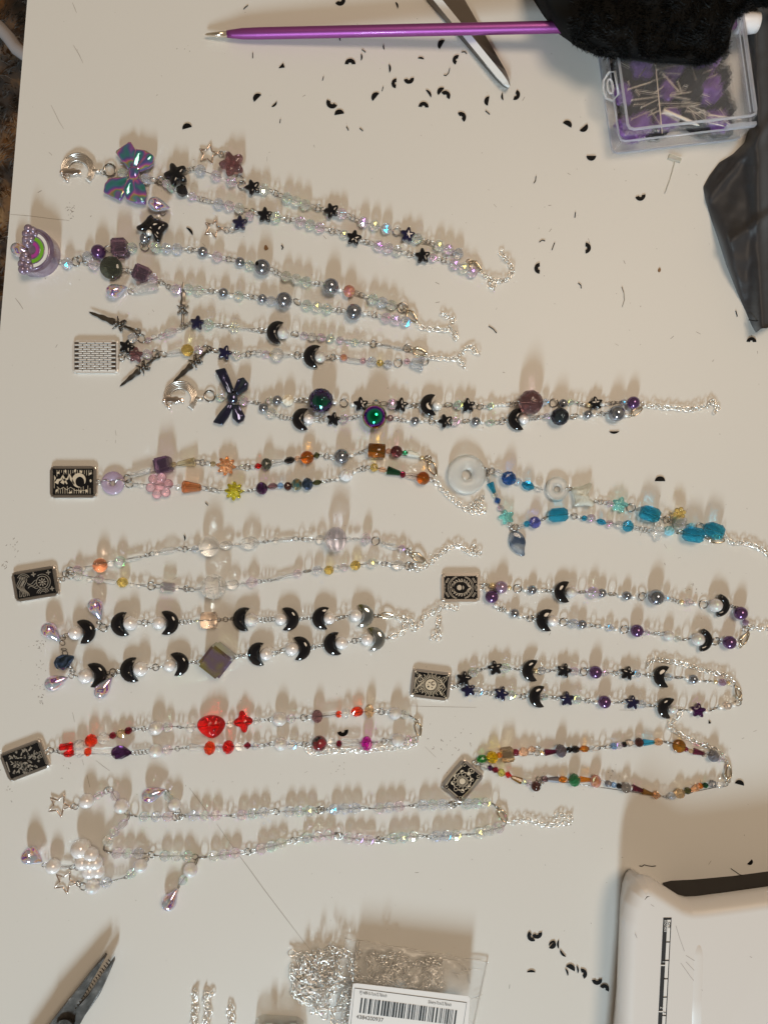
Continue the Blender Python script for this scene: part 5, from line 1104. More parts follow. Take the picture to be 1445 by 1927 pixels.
# black fur
def fur_h(x, y, d):
    return 62 + 26 * noise.noise(Vector((x * .009, y * .012, 4))) + 9 * noise.noise(Vector((x * .03, y * .03, 8)))
def fur():
    bot = [(985, -30), (1003, 0), (1022, 30), (1048, 62), (1082, 86), (1120, 103), (1150, 109), (1180, 112), (1220, 118), (1262, 122), (1300, 124), (1340, 119), (1362, 104), (1374, 80), (1376, 52), (1390, 26), (1420, 14), (1480, 6)]
    c = P(1150, 30); bm = bmesh.new(); gr = []; nx, ny = 90, 36
    def by(x):
        for (x0, y0), (x1, y1) in zip(bot, bot[1:]):
            if x0 <= x <= x1: return y0 + (y1 - y0) * (x - x0) / (x1 - x0)
        return bot[-1][1]
    H = lambda x, y: (1 - math.exp(-(max(0, by(x) - y)) / 16)) * (fur_h(x, y, 0) + 14) * min(1, (x - 975) / 60 + .12) + 2 + (62 if x > 1130 else 62 * max(0, (x - 1010) / 120)) * math.exp(-(max(0, by(x) - y)) / 30)
    for i in range(nx + 1):
        x = 986 + 494 * i / nx; row = []
        for j in range(ny + 1):
            t = (j / ny) ** 1.6; y = by(x) - (by(x) + 90) * t
            row.append(bm.verts.new((P(x, y, H(x, y)) - c) / U))
        row.insert(0, bm.verts.new((P(x, by(x) - 1.5, max(1, H(x, by(x)) - 20)) - c) / U)); gr.append(row)
    for i in range(nx):
        for j in range(ny + 1): bm.faces.new((gr[i][j], gr[i + 1][j], gr[i + 1][j + 1], gr[i][j + 1]))
    fm = mat('black_fur', (.006, .006, .006), .8, spec=.1)
    o = bpy.data.objects.new('fur_cloth', mesh_of(bm, 'fur_cloth')); o.location = c; o.scale = (U,) * 3; o.material_slots[0].link = 'OBJECT'; o.material_slots[0].material = fm
    col.objects.link(o); tag(o, 'black faux fur cloth covering the purple needle and the pin box', 'fur cloth')
    bm = bmesh.new()
    for _ in range(15000):
        x = R.uniform(1075, 1478); b = by(x); y = b + 1 - (b + 60) * R.random() ** 1.3
        q = (P(x, y, H(x, y) - 1) - c) / U; a = noise.noise(Vector((x * .02, y * .02, 3))) * 7 + R.gauss(0, .7); l = R.uniform(6, 14)
        dx, dy = math.cos(a) * l, math.sin(a) * l; up = R.uniform(1, 5)
        w_ = .55
        v = [bm.verts.new((q.x - math.sin(a) * w_, q.y + math.cos(a) * w_, q.z)), bm.verts.new((q.x + math.sin(a) * w_, q.y - math.cos(a) * w_, q.z)), bm.verts.new((q.x + dx * .6, q.y + dy * .6, q.z + up)), bm.verts.new((q.x + dx, q.y + dy, q.z + up * .8))]
        bm.faces.new((v[0], v[1], v[2])); bm.faces.new((v[0], v[2], v[3]))
    f = bpy.data.objects.new('fur_pile', mesh_of(bm, 'fur_pile')); f.material_slots[0].link = 'OBJECT'; f.material_slots[0].material = mat('black_fur_hair', (.007, .007, .007), .6, spec=.25); col.objects.link(f); f.parent = o; f['kind'] = 'stuff'
fur()

# ================================================================== clear pin box
BX, BY, BA = 1150, 291, math.radians(6.6)      # its lower corner on the table
def boxpt(u, v): return BX + u * math.cos(BA) + v * math.sin(-BA) * 1.2, BY - u * math.sin(BA) - v * math.cos(BA)
plast = mat('clear_plastic', (.90, .91, .95), .05, 0, .9, 1.1, alpha_mix=.66, spec=.5)
plast2 = mat('frosted_edge', (.80, .82, .88), .3, 0, .55, 1.2, alpha_mix=.45)
o = thing('pin_box', 1270, 200, 'clear plastic hinged box of dressmaking pins half covered by the black fur', 'box')
def pinbox(o):
    def loc(u, v, z): x, y = boxpt(u, v); k = U; return (Vector(((x - CX) * k, (CY - y) * k, z * U)) - o.location) / U
    def wall(bm, u0, v0, u1, v1, z0, z1, t=3):
        a = [loc(*p) for p in ((u0, v0, z0), (u1, v0, z0), (u1, v1, z0), (u0, v1, z0), (u0, v0, z1), (u1, v0, z1), (u1, v1, z1), (u0, v1, z1))]
        v = [bm.verts.new(p) for p in a]
        for q in ((0, 1, 2, 3), (7, 6, 5, 4), (0, 4, 5, 1), (1, 5, 6, 2), (2, 6, 7, 3), (3, 7, 4, 0)): bm.faces.new([v[i] for i in q])
    Wd, Hd = 243, 236
    bm = bmesh.new(); wall(bm, 0, 0, Wd, Hd, .6, 3.5); wall(bm, 0, 0, 3, Hd, 3.6, 44); wall(bm, Wd - 3, 0, Wd, Hd, 3.6, 44); wall(bm, 3.1, 0, Wd - 3.1, 3, 3.6, 44); wall(bm, 3.1, Hd - 3, Wd - 3.1, Hd, 3.6, 44)
    put('tray', mesh_of(bm, 'tray', False), 1270, 200, 0, 0, 1, o, plast)
    bm = bmesh.new(); wall(bm, 8, 8, Wd - 3, Hd, 68, 70.5); wall(bm, 8, 8, 11, Hd, 45, 67.9); wall(bm, Wd - 6, 8, Wd - 3, Hd, 45, 67.9); wall(bm, 11.1, 8, Wd - 6.1, 11, 45, 67.9)
    put('lid', mesh_of(bm, 'lid', False), 1270, 200, 0, 0, 1, o, plast)
    bm = bmesh.new()
    sweep(bm, [loc(9, Hd, 70), loc(9, 18, 70), loc(12, 11, 70), loc(19, 8, 70), loc(Wd - 14, 8, 70), loc(Wd - 6, 11, 70), loc(Wd - 4, 18, 70), loc(Wd - 4, Hd, 70)], 2.6, 8)
    put('lid_rim', mesh_of(bm, 'lid_rim'), 1270, 200, 0, 0, 1, o, plast2)
    for d_, z_ in ((9, 72), (15, 71)):
        bm = bmesh.new(); sweep(bm, [loc(Wd - d_, Hd, z_), loc(Wd - d_, 14, z_)], 1.3, 6); put('rim_line', mesh_of(bm, 'rim_line'), 1270, 200, 0, 0, 1, o, plast2)
    bm = bmesh.new(); sweep(bm, [loc(1, Hd, 44), loc(1, 12, 44), loc(4, 4, 44), loc(12, 1, 44), loc(Wd - 10, 1, 44), loc(Wd - 2, 4, 44), loc(Wd - 1, 14, 44), loc(Wd - 1, Hd, 44)], 2.0, 6); put('tray_rim', mesh_of(bm, 'tray_rim'), 1270, 200, 0, 0, 1, o, plast2)
    bm = bmesh.new(); sweep(bm, [loc(1, Hd, 3), loc(1, 10, 3), loc(4, 3, 3), loc(12, 0, 3), loc(Wd - 10, 0, 3), loc(Wd - 2, 4, 3), loc(Wd, 14, 3)], 2.0, 6); put('base_rim', mesh_of(bm, 'base_rim'), 1270, 200, 0, 0, 1, o, plast2)
    # latch on the near side wall
    bm = bmesh.new(); sweep(bm, [loc(-4, 74, 50), loc(-14, 80, 48), loc(-17, 95, 47), loc(-15, 112, 48), loc(-4, 124, 52), loc(5, 122, 56), loc(6, 80, 56)], 2.4, 8, True)
    sweep(bm, [loc(-6 + 5 * math.cos(t), 98 + 13 * math.sin(t), 53) for t in [2 * math.pi * k / 16 for k in range(16)]], 2.0, 8, True)
    put('latch', mesh_of(bm, 'latch'), 1270, 200, 0, 0, 1, o, mat('latch_plastic', (.86, .87, .90), .25, 0, .5, 1.3, alpha_mix=.2))
    bm = bmesh.new(); wall(bm, 190, -4, 243, 2, 50, 60); put('hinge', mesh_of(bm, 'hinge', False), 1270, 200, 0, 0, 1, o, plast2)
    # contents, each a thing of its own
    fe = mat('purple_felt', (.17, .075, .30), .95, sheen=.5); bf = mat('black_felt', (.014, .013, .016), .95, sheen=.3)
    def tuft(u, v, s, zz, m, nm, lab, cat):
        bm = bmesh.new(); bmesh.ops.create_icosphere(bm, subdivisions=4, radius=1)
        sd = R.uniform(0, 50)
        for q in bm.verts:
            d = 1 + .45 * noise.noise(q.co * 1.7 + Vector((sd, 0, 0))) + .22 * noise.noise(q.co * 5 + Vector((0, sd, 0)))
            q.co = Vector((q.co.x * s * d, q.co.y * s * .75 * d, max(-.9, q.co.z) * zz * d))
        x, y = boxpt(u, v); k = (Vector(((x - CX) * U, (CY - y) * U, (4.5 + zz) * U)))
        ob = bpy.data.objects.new(nm, mesh_of(bm, nm)); ob.location = k; ob.scale = (U,) * 3; ob.rotation_euler = (0, 0, R.uniform(0, 3)); ob.material_slots[0].link = 'OBJECT'; ob.material_slots[0].material = m; col.objects.link(ob)
        tag(ob, lab, cat, 'scraps inside the pin box')
        bm = bmesh.new()
        for q in range(260):
            d = Vector((R.gauss(0, 1), R.gauss(0, 1), abs(R.gauss(0, 1)))).normalized(); p = Vector((d.x * s, d.y * s * .75, d.z * zz)) * R.uniform(.85, 1.15); e = p + Vector((R.gauss(0, 5), R.gauss(0, 5), R.gauss(0, 2)))
            t_ = Vector((R.gauss(0, .7), R.gauss(0, .7), 0)); bm.faces.new([bm.verts.new(a) for a in (p + t_, p - t_, e)])
        f = bpy.data.objects.new('fuzz', mesh_of(bm, 'fuzz', False)); f.material_slots[0].link = 'OBJECT'; f.material_slots[0].material = m; col.objects.link(f); f.parent = ob; f['kind'] = 'stuff'
    for u, v, s, zz, m, lab in ((45, 34, 30, 14, fe, 'purple fuzz scrap in the near corner of the pin box'), (20, 40, 14, 16, fe, 'small purple fuzz scrap pressed against the latch wall of the pin box'), (110, 96, 17, 15, fe, 'purple fuzz scrap curled in the middle of the pins'), (106, 46, 22, 10, fe, 'flat purple fuzz scrap under the bundle of pins'), (188, 88, 24, 18, fe, 'large purple fuzz scrap beside the far wall of the pin box'), (196, 30, 22, 12, fe, 'purple fuzz scrap by the hinge of the pin box'),
                                (128, 128, 16, 14, fe, 'purple fuzz scrap next to the fur in the pin box'), (72, 150, 26, 12, fe, 'purple fuzz scrap partly under the fur edge'), (185, 140, 26, 16, fe, 'purple fuzz scrap under the needle cap end of the pin box'), (30, 100, 18, 12, fe, 'dim purple fuzz scrap behind the latch')):
        tuft(u, v, s, zz, m, 'felt_scrap', lab, 'felt scrap')
    for u, v, s, zz, lab in ((70, 96, 62, 6, 'black felt scrap lining the middle of the pin box'), (158, 100, 34, 16, 'black felt tuft beside the purple curl in the pin box'), (62, 64, 42, 6, 'black felt scrap under the loose pins'), (175, 60, 60, 6, 'black felt scrap on the far floor of the pin box'), (90, 32, 20, 5, 'black felt scrap along the front wall of the pin box'), (130, 160, 60, 10, 'black felt scrap beneath the fur in the pin box'), (50, 140, 45, 8, 'black felt scrap beneath the fur by the latch'), (208, 110, 28, 8, 'black felt scrap against the wall opposite the latch'), (212, 165, 28, 10, 'black felt scrap in the far corner of the pin box under the needle cap')):
        tuft(u, v, s, zz, bf, 'felt_scrap', lab, 'felt scrap')
    pm = mat('pin_steel', (.92, .84, .74), .3, 1)
    pm1 = bpy.data.meshes.new('pin'); bm = bmesh.new(); sweep(bm, [(0, 0, 0), (80, 0, 0), (90, 0, 0)], lambda t: .85 if t < .9 else .2, 6); ball(bm, (0, 0, 0), 2.0, 8, 6); bm.to_mesh(pm1); bm.free(); pm1.materials.append(None)
    def pin(x0, y0, x1, y1, z, lab=None, th=1.0, m=pm, cat='pin'):
        L = math.hypot(x1 - x0, y1 - y0); q = put('pin' if cat == 'pin' else 'needle', pm1, x0, y0, z, 0, (L / 90, th, th), None, m, (0, R.uniform(-.05, .05), math.atan2(-(y1 - y0), x1 - x0)))
        tag(q, lab or 'thin steel pin among the loose pins in the clear box', cat, 'pins in the clear box')
    z3 = lambda px, py: (1050 + px / 3.658, py / 3.658)
    for a, b, z, lab, th in (((668, 440), (708, 905), 60, 'long pin standing upright across the others in the clear box', 1.2), ((722, 757), (958, 862), 52, 'thick bright needle slanting over the pins in the clear box', 3.0), ((718, 770), (828, 835), 46, 'short thick bright needle under the thickest one in the clear box', 2.0),
                             ((480, 615), (640, 565), 50, 'pin lying toward the latch, above the short kinked ones', 1.2), ((1035, 790), (1250, 825), 55, 'pin reaching farthest toward the hinge side of the clear box', 1.4), ((720, 510), (830, 632), 50, 'slanted pin pointing at the fur edge', 1.3)):
        pin(*z3(*a), *z3(*b), z, lab, th)
    for a, b in [((505, 690), (715, 660)), ((690, 715), (900, 705)), ((725, 745), (960, 725)), ((775, 662), (905, 685)), ((770, 655), (915, 632)), ((780, 640), (880, 618)), ((530, 620), (560, 658)), ((540, 625), (700, 645)), ((505, 820), (680, 740)), ((520, 720), (600, 715)), ((640, 770), (700, 860)), ((680, 480), (820, 440)), ((700, 500), (840, 515)),
                 ((640, 560), (760, 520)), ((875, 765), (985, 780)), ((890, 740), (1020, 840)), ((910, 730), (1040, 780)), ((920, 770), (950, 830)), ((970, 770), (1100, 830)), ((1000, 760), (1020, 850)), ((1090, 800), (1190, 860)), ((1110, 750), (1170, 840)), ((1030, 840), (1140, 870)), ((570, 740), (690, 680)), ((620, 795), (700, 760)), ((480, 560), (490, 590)), ((430, 430), (490, 465)), ((915, 445), (945, 550)), ((1000, 500), (1060, 480)), ((1020, 540), (1090, 515)), ((860, 590), (890, 600)), ((820, 560), (850, 640)), ((560, 520), (600, 470)), ((700, 780), (820, 800)), ((850, 700), (980, 720)), ((990, 650), (1040, 665)), ((1010, 690), (1050, 720)), ((660, 640), (720, 600))]:
        pin(*z3(*a), *z3(*b), R.uniform(36, 50), None, R.uniform(.6, .95))
pinbox(o)

# ================================================================== clear tag fastener
o = thing('tag_fastener', 1268, 298, 'clear plastic clothing tag fastener lying below the pin box', 'tag fastener')
pc = mat('tag_plastic', (.78, .77, .72), .3, 0, .5, 1.3, alpha_mix=.45)
put('crossbar', mesh_of(slab_bm([(-13, -2), (10, -9), (13, -2), (-10, 7)], 0, 5, 1, 1), 'crossbar', False), 1268, 298, .5, 0, 1, o, pc)
bm = bmesh.new(); sweep(bm, [(0, -7, 2), (-4, -24, 2), (-9, -42, 1.5), (-18, -66, 1)], .9, 6); put('filament', mesh_of(bm, 'filament'), 1268, 298, .5, 0, 1, o, pc)

# ================================================================== white paper trimmer
o = thing('paper_trimmer', 1176, 1760, 'white plastic paper trimmer with printed cm and inches ruler strip', 'paper trimmer')
def trimmer(o):
    zt = 92
    def T(x, y, z): return (P(x, y, z) - o.location) / U
    wp = mat('white_abs', (.72, .70, .69), .38, build=noise_ramp(25, [(.35, (.71, .69, .68)), (.6, (.74, .725, .715)), (.75, (.69, .66, .65))], detail=5, bump=.06, bscale=900))
    deck = [(1120, 2420), (1150, 2120), (1168, 1927), (1172, 1830), (1176, 1740), (1181, 1705), (1190, 1680), (1203, 1666), (1219, 1661), (1234, 1665), (1262, 1683), (1290, 1701), (1304, 1705), (1325, 1704), (1380, 1697), (1480, 1683), (1620, 1670), (1620, 2420)]
    q = [T(x, y, zt) for x, y in deck]; pl = smooth_poly(dense([(v.x, v.y) for v in q][::-1], 4), 2); n_ = len(pl)
    A2 = sum(pl[i][0] * pl[(i + 1) % n_][1] - pl[(i + 1) % n_][0] * pl[i][1] for i in range(n_)); sg = 1 if A2 > 0 else -1
    nrm = []
    for i in range(n_):
        a_, b_ = pl[(i - 3) % n_], pl[(i + 3) % n_]; dx, dy = b_[0] - a_[0], b_[1] - a_[1]; l = math.hypot(dx, dy) or 1; nrm.append((-dy / l * sg, dx / l * sg))
    b2 = bmesh.new(); prev = None
    for ins, z in [(20, 4), (13, 40), (2, zt - 34), (0, zt - 24)] + [(24 * (1 - math.cos(t)), zt - 24 * (1 - math.sin(t))) for t in [math.pi / 2 * k / 9 for k in range(1, 10)]]:
        ring_ = [b2.verts.new((p[0] + m_[0] * ins, p[1] + m_[1] * ins, z)) for p, m_ in zip(pl, nrm)]
        if prev:
            for k in range(n_): b2.faces.new((prev[k], prev[(k + 1) % n_], ring_[(k + 1) % n_], ring_[k]))
        else: b2.faces.new(ring_[::-1])
        prev = ring_
    b2.faces.new(prev)
    bd = put('body', mesh_of(b2, 'body', True), 1176, 1760, 0, 0, 1, o, wp); bd.data.set_sharp_from_angle(angle=math.radians(50))
    bm = bmesh.new(); v = [T(x, y, zt) for x, y in ((1316, 1742), (1314, 1800), (1311, 1880), (1308, 1990))]; sweep(bm, [(a.x, a.y, zt - 28.9 - (3 if i == 0 else 0)) for i, a in enumerate(v)], 30, 64); put('ridge', mesh_of(bm, 'ridge'), 1176, 1760, 0, 0, 1, o, wp)
    # added foot under the deck, the deep shade there put into its dark colour
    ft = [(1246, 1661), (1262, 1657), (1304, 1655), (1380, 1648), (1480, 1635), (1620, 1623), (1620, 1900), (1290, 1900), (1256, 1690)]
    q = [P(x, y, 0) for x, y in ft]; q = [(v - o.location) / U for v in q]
    bm = slab_bm([(v.x, v.y) for v in q][::-1], .3, 57); put('foot', mesh_of(bm, 'foot', False), 1176, 1760, 0, 0, 1, o, mat('shaded_base', (.05, .045, .042), .8, spec=.2))
    # ruler strip
    def quad(x0, y0, x1, y1, z, nm, m, sk=0):
        pts = [T(x0, y0, z), T(x1, y0, z), T(x1 - sk, y1, z), T(x0 - sk, y1, z)]
        bm = slab_bm([(v.x, v.y) for v in pts][::-1], z - 1.2, z)
        return put(nm, mesh_of(bm, nm, False), 1176, 1760, 0, 0, 1, o, m)
    ink = mat('ruler_ink', (.02, .02, .022), .5); wh = mat('ruler_white', (.76, .75, .74), .5)
    skew = 11
    quad(1247.5, 1727, 1263, 1945, zt + .4, 'ruler_strip', ink, skew)
    quad(1255.2, 1731, 1261.2, 1945, zt + .9, 'ruler_white_lane', wh, skew)
    for k in range(6):
        y = 1772 + 34.6 * k; xx = 1255.4 - skew * (y - 1727) / 218; quad(xx - .2, y, xx + 7.2, y + 1.9, zt + 1.3, 'tick', ink)
    for y in (1816, 1903):
        xx = 1247.5 - skew * (y - 1727) / 218; quad(xx, y, xx + 8, y + 1.8, zt + 1.3, 'tick', wh)
    def txt(s_, x, y, size, m, rot=-90):
        me = text_mesh(s_, size); v = T(x, y, zt + 1.5); ob = bpy.data.objects.new('lettering', me); ob.location = v * U; ob.scale = (U,) * 3; ob.rotation_euler = (0, 0, math.radians(rot)); ob.material_slots[0].link = 'OBJECT'; ob.material_slots[0].material = m; col.objects.link(ob); ob.parent = o
    txt('cm', 1256.6, 1735, 9, ink); txt('inches', 1249.4, 1731, 8.5, wh); txt('1', 1246, 1808, 8, wh); txt('2', 1241.8, 1894, 8, wh); txt('3', 1248, 1903, 8, ink)
    for L in ([(1271, 1742), (1278, 1765), (1287, 1790)], [(1290, 1798), (1306, 1808)], [(1290, 1810), (1310, 1831)], [(1280, 1812), (1300, 1840), (1321, 1864)], [(1224, 1702), (1230, 1706)], [(1194, 1757), (1198, 1765)], [(1410, 1800), (1414, 1802)]):
        bm = bmesh.new(); v = [T(x, y, 0) for x, y in L]; v = [T(x, y, zt) for x, y in L]; strip(bm, [(a.x, a.y) for a in v], .7, zt + .02, zt + .2); put('scratch', mesh_of(bm, 'scratch', False), 1176, 1760, 0, 0, 1, o, mat('grey_scratch', (.36, .34, .33), .6))
trimmer(o)

# ================================================================== needle-nose pliers
o = thing('pliers', 150, 1890, 'worn grey needle-nose pliers with jaws open a crack, cut off by the lower picture edge', 'pliers')
def pliers(o):
    pmn = mat('worn_steel', (.21, .19, .17), .42, .85, build=noise_ramp(.05, [(.3, (.055, .05, .045)), (.5, (.10, .092, .085)), (.68, (.20, .18, .165))], detail=7, bump=.3, bscale=.4))
    def L3(pts): return [((x - 150), -(y - 1890)) for x, y in pts]
    a = [(206, 1783), (209, 1786), (186, 1826), (160, 1868), (157, 1882), (150, 1905), (128, 1935), (80, 1990), (52, 1990), (97, 1927), (108, 1906), (128, 1880), (165, 1834), (188, 1804)]
    b = [(222, 1790), (223, 1796), (206, 1836), (196, 1858), (169, 1896), (166, 1902), (150, 1930), (120, 1985), (84, 1985), (118, 1935), (155, 1881), (180, 1852), (208, 1810)]
    for nm, pts, z0, z1 in (('jaw', a, 14, 37), ('jaw', b, 12, 34)):
        bm = slab_bm(L3(pts), z0, z1, 3.0, 2)
        for v in bm.verts:
            t = max(0, min(1, (v.co.x + 60) / 130)); v.co.z = (v.co.z - 24) * (1 - .55 * t) + 24 - 4 * t
        put(nm, mesh_of(bm, nm, False), 150, 1890, 0, 0, 1, o, pmn)
    bm = bmesh.new(); disc(bm, 0, 0, 16, 34, 39, 28, 15); put('pivot', mesh_of(bm, 'pivot', False), 139, 1906, 0, 0, 1, o, pmn)
    bm = bmesh.new()
    for k in range(17):
        t = k / 16; x, y = 222 - 62 * t, 1792 + 84 * t; sweep(bm, [(x - 150 - 2.5, -(y - 1890) - .5, 28 + 4 * t), (x - 150 - 8 + 3 * t, -(y - 1890) + 3, 26 + 4 * t)], 1.1, 4)
    put('jaw_teeth', mesh_of(bm, 'jaw_teeth', False), 150, 1890, 0, 0, 1, o, mat('dark_teeth', (.05, .045, .04), .5, .6))
    bm = bmesh.new(); sweep(bm, [(x - 150, -(y - 1890), 37.5) for x, y in ((110, 1903), (111, 1913), (114, 1922), (119, 1935))], 1.0, 5); put('joint_line', mesh_of(bm, 'joint_line'), 150, 1890, 0, 0, 1, o, mat('joint_dark', (.02, .018, .016), .6))
pliers(o)

# ================================================================== loose chains, parts tray, bag of chains
for pts, lab in (([(367, 1862), (363, 1880), (367, 1898), (362, 1912), (365, 1930), (360, 1960)], 'short silver chain piece lying upright nearest the pliers'), ([(400, 1867), (390, 1872), (384, 1868), (388, 1888), (392, 1904), (386, 1920), (390, 1950)], 'short silver chain piece with a folded top, second from the pliers'), ([(434, 1892), (432, 1906), (436, 1918), (433, 1940)], 'short silver chain piece nearest the plastic parts tray')):
    t = thing('chain_piece', pts[0][0], pts[0][1], lab, 'chain', 'cut chain pieces at the lower edge'); chain(t, pts, None, 7.5, 1.15)
    chain(t, [(p[0] + 4, p[1] + 3) for p in pts], None, 9, 1.1)
o = thing('parts_tray', 525, 1925, 'clear round-cornered plastic parts tray with ridged lid at the lower edge', 'tray')
def tray(o):
    pts = [(478, 1990), (481, 1921), (488, 1911), (500, 1908), (560, 1912), (572, 1920), (576, 1990)]
    bm = slab_bm([(x - 525, -(y - 1925)) for x, y in pts][::-1], 1, 26, 5, 3); put('body', mesh_of(bm, 'body', False), 525, 1925, 0, 0, 1, o, mat('tray_plastic', (.86, .86, .84), .3, 0, .5, 1.15, alpha_mix=.55))
    for x in (512, 556):
        bm = slab_bm([(x - 525 - 6, 18), (x - 525 + 5, 18), (x - 525 + 6, -40), (x - 525 - 5, -40)], 26.2, 31, 1.5, 2); put('rib', mesh_of(bm, 'rib', False), 525, 1925, 0, 0, 1, o, mat('tray_rib', (.75, .74, .70), .3, 0, .4, 1.3, alpha_mix=.3))
    bm = bmesh.new(); sweep(bm, [(10 + 9 * math.cos(a), 4 + 13 * math.sin(a), 29) for a in [math.radians(200 - 220 * k / 14) for k in range(15)]], 2.2, 8); put('handle_loop', mesh_of(bm, 'handle_loop'), 525, 1925, 0, 0, 1, o, mat('tray_rib'))
    bm = bmesh.new()
    for k in range(120):
        x, y = R.uniform(-38, 40), R.uniform(-45, 6); sweep(bm, [(x + 4 * math.cos(a), y + 4 * math.sin(a), R.uniform(5, 20)) for a in [2 * math.pi * q / 8 for q in range(8)]], .8, 4, True)
    s = put('findings', mesh_of(bm, 'findings'), 525, 1925, 0, 0, 1, o, STEEL); s['kind'] = 'stuff'
tray(o)
def heap():
    c = P(690, 1860); bm = bmesh.new(); ctr = (690, 1862)
    def inside(x, y):
        # outline of the heap: narrow spill at the bag's mouth, broad inside the bag
        top = 1788 + max(0, (x - 830) * .9) + max(0, (600 - x) * .35) + 4 * math.sin(x * .09) - max(0, 60 - abs(x - 640)) * .08 + max(0, x - 690) * .16
        bot = 1870 + max(0, (x - 545)) * .75
        return 548 < x < 836 and top < y < min(bot, 1945) and not (x < 600 and y < 1786)
    V0 = [(5.8 * math.cos(a), 4.3 * math.sin(a)) for a in [2 * math.pi * q / 10 for q in range(10)]]
    n = 0
    while n < 150:
        x, y = R.uniform(545, 836), R.uniform(1780, 1940)
        if not inside(x, y): continue
        n += 1; a = R.uniform(0, 6.28); z = R.uniform(3, 8) + 26 * R.random() * min(1, min(x - 545, 840 - x) / 60 + .1)
        for k in range(R.randint(5, 9)):
            a += R.gauss(0, .55); x2, y2 = x + 7.2 * math.cos(a), y - 7.2 * math.sin(a)
            if not inside(x2, y2): a += 1.9; continue
            x, y = x2, y2; z = max(3, min(38, z + R.gauss(0, 1.8))); q = (P(x, y, z) - c) / U
            m = Matrix.Translation(q) @ Matrix.Rotation(a + R.uniform(-.4, .4), 4, 'Z') @ Matrix.Rotation((.3 if k % 2 else 1.1) * R.choice((-1, 1)) + R.uniform(-.3, .3), 4, 'X') @ Matrix.Rotation(R.uniform(-.4, .4), 4, 'Y')
            b2 = [m @ Vector((u * 1.1, v * 1.1, 0)) for u, v in V0]; sweep(bm, b2, .95, 4, True)
    o = bpy.data.objects.new('chain_heap', mesh_of(bm, 'chain_heap')); o.location = c; o.scale = (U,) * 3; o.material_slots[0].link = 'OBJECT'; o.material_slots[0].material = SILVER; col.objects.link(o)
    tag(o, 'tangled heap of short silver extender chains spilling from the clear bag', 'chain heap', kind='stuff')
heap()
for pts, lab in (([(546, 1792), (560, 1797), (575, 1794), (590, 1800)], 'loose chain end stretched from the heap, upper one'), ([(546, 1816), (552, 1830), (562, 1848), (574, 1868), (588, 1884), (602, 1898), (614, 1915)], 'loose chain running along the heap edge outside the bag')):
    t = thing('chain_piece', pts[0][0], pts[0][1], lab, 'chain', 'chain pieces at the heap'); chain(t, pts, None, 7.2, 1.2, 6)
o = thing('plastic_bag', 780, 1850, 'clear zip bag with white barcode label half full of silver chains', 'bag')
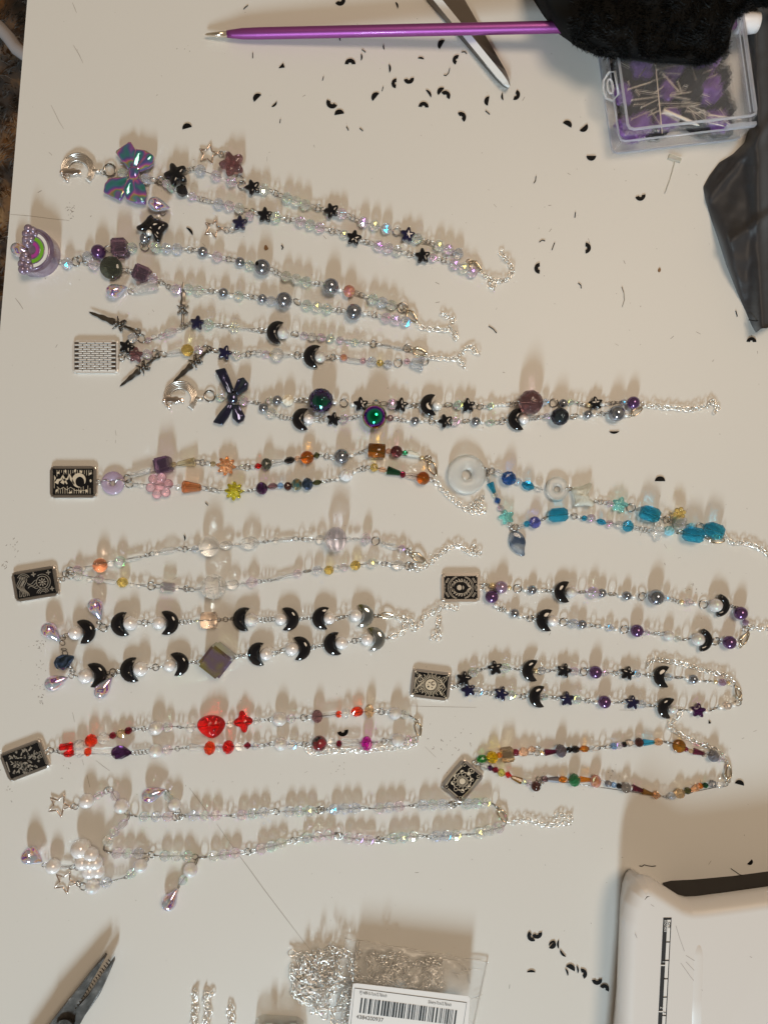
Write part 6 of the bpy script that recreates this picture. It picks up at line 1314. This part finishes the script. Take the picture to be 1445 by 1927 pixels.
def bag(o):
    film = mat('bag_film', (.93, .93, .92), .2, 0, .0, 1.45, spec=1.0, alpha_mix=.76, build=noise_ramp(.03, None, bump=.8, bscale=.05))
    nx, ny = 60, 40
    A, B, C_, D_ = Vector((650, 1766)), Vector((917, 1811)), Vector((880, 1985)), Vector((622, 1960))
    def pt(u, v): return A * (1 - u) * (1 - v) + B * u * (1 - v) + C_ * u * v + D_ * (1 - u) * v
    def h(u, v): 
        e = min(1, min(u, 1 - u, v + .02) * 7)
        return 4 + 40 * e * max(0, 1 - ((u - .42) / .52) ** 2) * min(1, v * 2.6) + 3.0 * noise.noise(Vector((u * 9, v * 7, 1))) * e + 3.2 * abs(noise.noise(Vector((u * 22, v * 15, 5))))
    for nm, dz in (('front_film', 1),):
        bm = bmesh.new(); gr = []
        for i in range(nx + 1):
            row = []
            for j in range(ny + 1):
                p = pt(i / nx, j / ny); q = (P(p.x + 1.2 * noise.noise(Vector((i * .2, j * .2, 0))), p.y + 1.5 * noise.noise(Vector((i * .15, j * .3, 3))), h(i / nx, j / ny)) - o.location) / U; row.append(bm.verts.new(q))
            gr.append(row)
        for i in range(nx):
            for j in range(ny): bm.faces.new((gr[i][j], gr[i + 1][j], gr[i + 1][j + 1], gr[i][j + 1]))
        put(nm, mesh_of(bm, nm), 780, 1850, 0, 0, 1, o, film)
    bm = bmesh.new(); bm.faces.new([bm.verts.new((P(p.x, p.y, 1.2) - o.location) / U) for p in (A, B, C_, D_)]); put('back_film', mesh_of(bm, 'back_film'), 780, 1850, 0, 0, 1, o, film)
    for k, u in enumerate((.085, .105)):
        bm = bmesh.new(); sweep(bm, [(P(pt(u, v).x, pt(u, v).y, h(u, v) + 1.5) - o.location) / U for v in [i / 20 for i in range(21)]], 1.0, 6); put('zip_ridge', mesh_of(bm, 'zip_ridge'), 780, 1850, 0, 0, 1, o, mat('zip_plastic', (.88, .87, .85), .2, 0, .3, alpha_mix=.45))
    for pa, pb in ((A, B), (B, C_)):
        bm = bmesh.new(); sweep(bm, [(P(pa.x + (pb.x - pa.x) * t, pa.y + (pb.y - pa.y) * t + 1.2 * math.sin(t * 25), 5) - o.location) / U for t in [i / 24 for i in range(25)]], 1.2, 6); put('seam', mesh_of(bm, 'seam'), 780, 1850, 0, 0, 1, o, mat('zip_plastic'))
    bm = bmesh.new(); sweep(bm, [(P(x, y, 10) - o.location) / U for x, y in ((800, 1803), (840, 1806), (862, 1811), (878, 1822), (884, 1836), (884, 1850))], 1.3, 6); put('fold_crease', mesh_of(bm, 'fold_crease'), 780, 1850, 0, 0, 1, o, mat('zip_plastic'))
    for k in range(12):
        u, v = R.uniform(.12, .95), R.uniform(.02, .42); a_ = R.uniform(-.6, .6) + (1.2 if k % 3 == 0 else 0); l = R.uniform(.03, .12)
        bm = bmesh.new(); sweep(bm, [(P(pt(u + l * t * math.cos(a_), v + l * 1.5 * t * math.sin(a_)).x, pt(u, v + l * 1.5 * t * math.sin(a_)).y + 2 * math.sin(t * 3), h(u, v) + 3) - o.location) / U for t in [q_ / 8 for q_ in range(9)]], lambda t: .25 + .8 * math.sin(math.pi * min(.97, t)), 5); put('crease', mesh_of(bm, 'crease'), 780, 1850, 0, 0, 1, o, mat('zip_plastic'))
    # barcode label
    lz = 52; ang = math.radians(-7.4)
    lb = bpy.data.objects.new('label', None)
    pts = [(664, 1851), (672, 1850), (880, 1874), (884, 1878), (876, 1990), (650, 1975)]
    q = [(P(x, y, lz) - o.location) / U for x, y in pts]
    lab = put('barcode_label', mesh_of(slab_bm([(v.x, v.y) for v in q][::-1], lz, lz + .8), 'barcode_label', False), 780, 1850, 0, 0, 1, o, mat('label_paper', (.80, .79, .79), .5))
    ink = mat('print_ink', (.012, .012, .012), .6)
    org = P(664, 1851, lz) 
    def on(u, v, w_, h_, nm='bar'):
        bm = bmesh.new(); slab_bm([(u, -v), (u + w_, -v), (u + w_, -v - h_), (u, -v - h_)], 0, .25, bm=bm); return bm
    def addp(bm, nm):
        ob = bpy.data.objects.new(nm, mesh_of(bm, nm, False)); ob.material_slots[0].link = 'OBJECT'; ob.material_slots[0].material = ink; col.objects.link(ob); ob.parent = lab
        ob.location = ((org - o.location) / U) + Vector((0, 0, 1.0)); ob.rotation_euler = (0, 0, ang); return ob
    r3 = random.Random(11); x = 18.0; bm = bmesh.new()
    while x < 190:
        w_ = r3.choice((1.2, 1.2, 2.2, 3.2, 4.2)); slab_bm([(x, -23), (x + w_, -23), (x + w_, -50), (x, -50)][::-1], 0, .25, bm=bm); x += w_ + r3.choice((1.3, 1.3, 2.2, 3.2))
    addp(bm, 'barcode')
    bm = bmesh.new(); strip(bm, [(7, -130), (4, -7), (208, -7), (206, -130)], 1.0, 0, .25); addp(bm, 'frame_line')
    for s_, u, v, size in (('PJ1489-S-7cm/2.76inch', 14, 16, 8.2), ('Silvery-7cm/2.76inch', 139, 17, 8.2), ('4384200937', 14, 61, 9.8), ('Made in China', 152, 61, 8.6)):
        me = text_mesh(s_, size); ob = bpy.data.objects.new('lettering', me); ob.material_slots[0].link = 'OBJECT'; ob.material_slots[0].material = ink; col.objects.link(ob); ob.parent = lab
        ob.location = ((org - o.location) / U) + Matrix.Rotation(ang, 4, 'Z') @ Vector((u, -v, 1.2)); ob.rotation_euler = (0, 0, ang)
        if s_.startswith('PJ') or s_.startswith('Sil'): ob.scale = (.66, 1, 1) if s_.startswith('PJ') else (.62, 1, 1)
        elif s_.startswith('Made'): ob.scale = (.9, 1, 1)
bag(o)
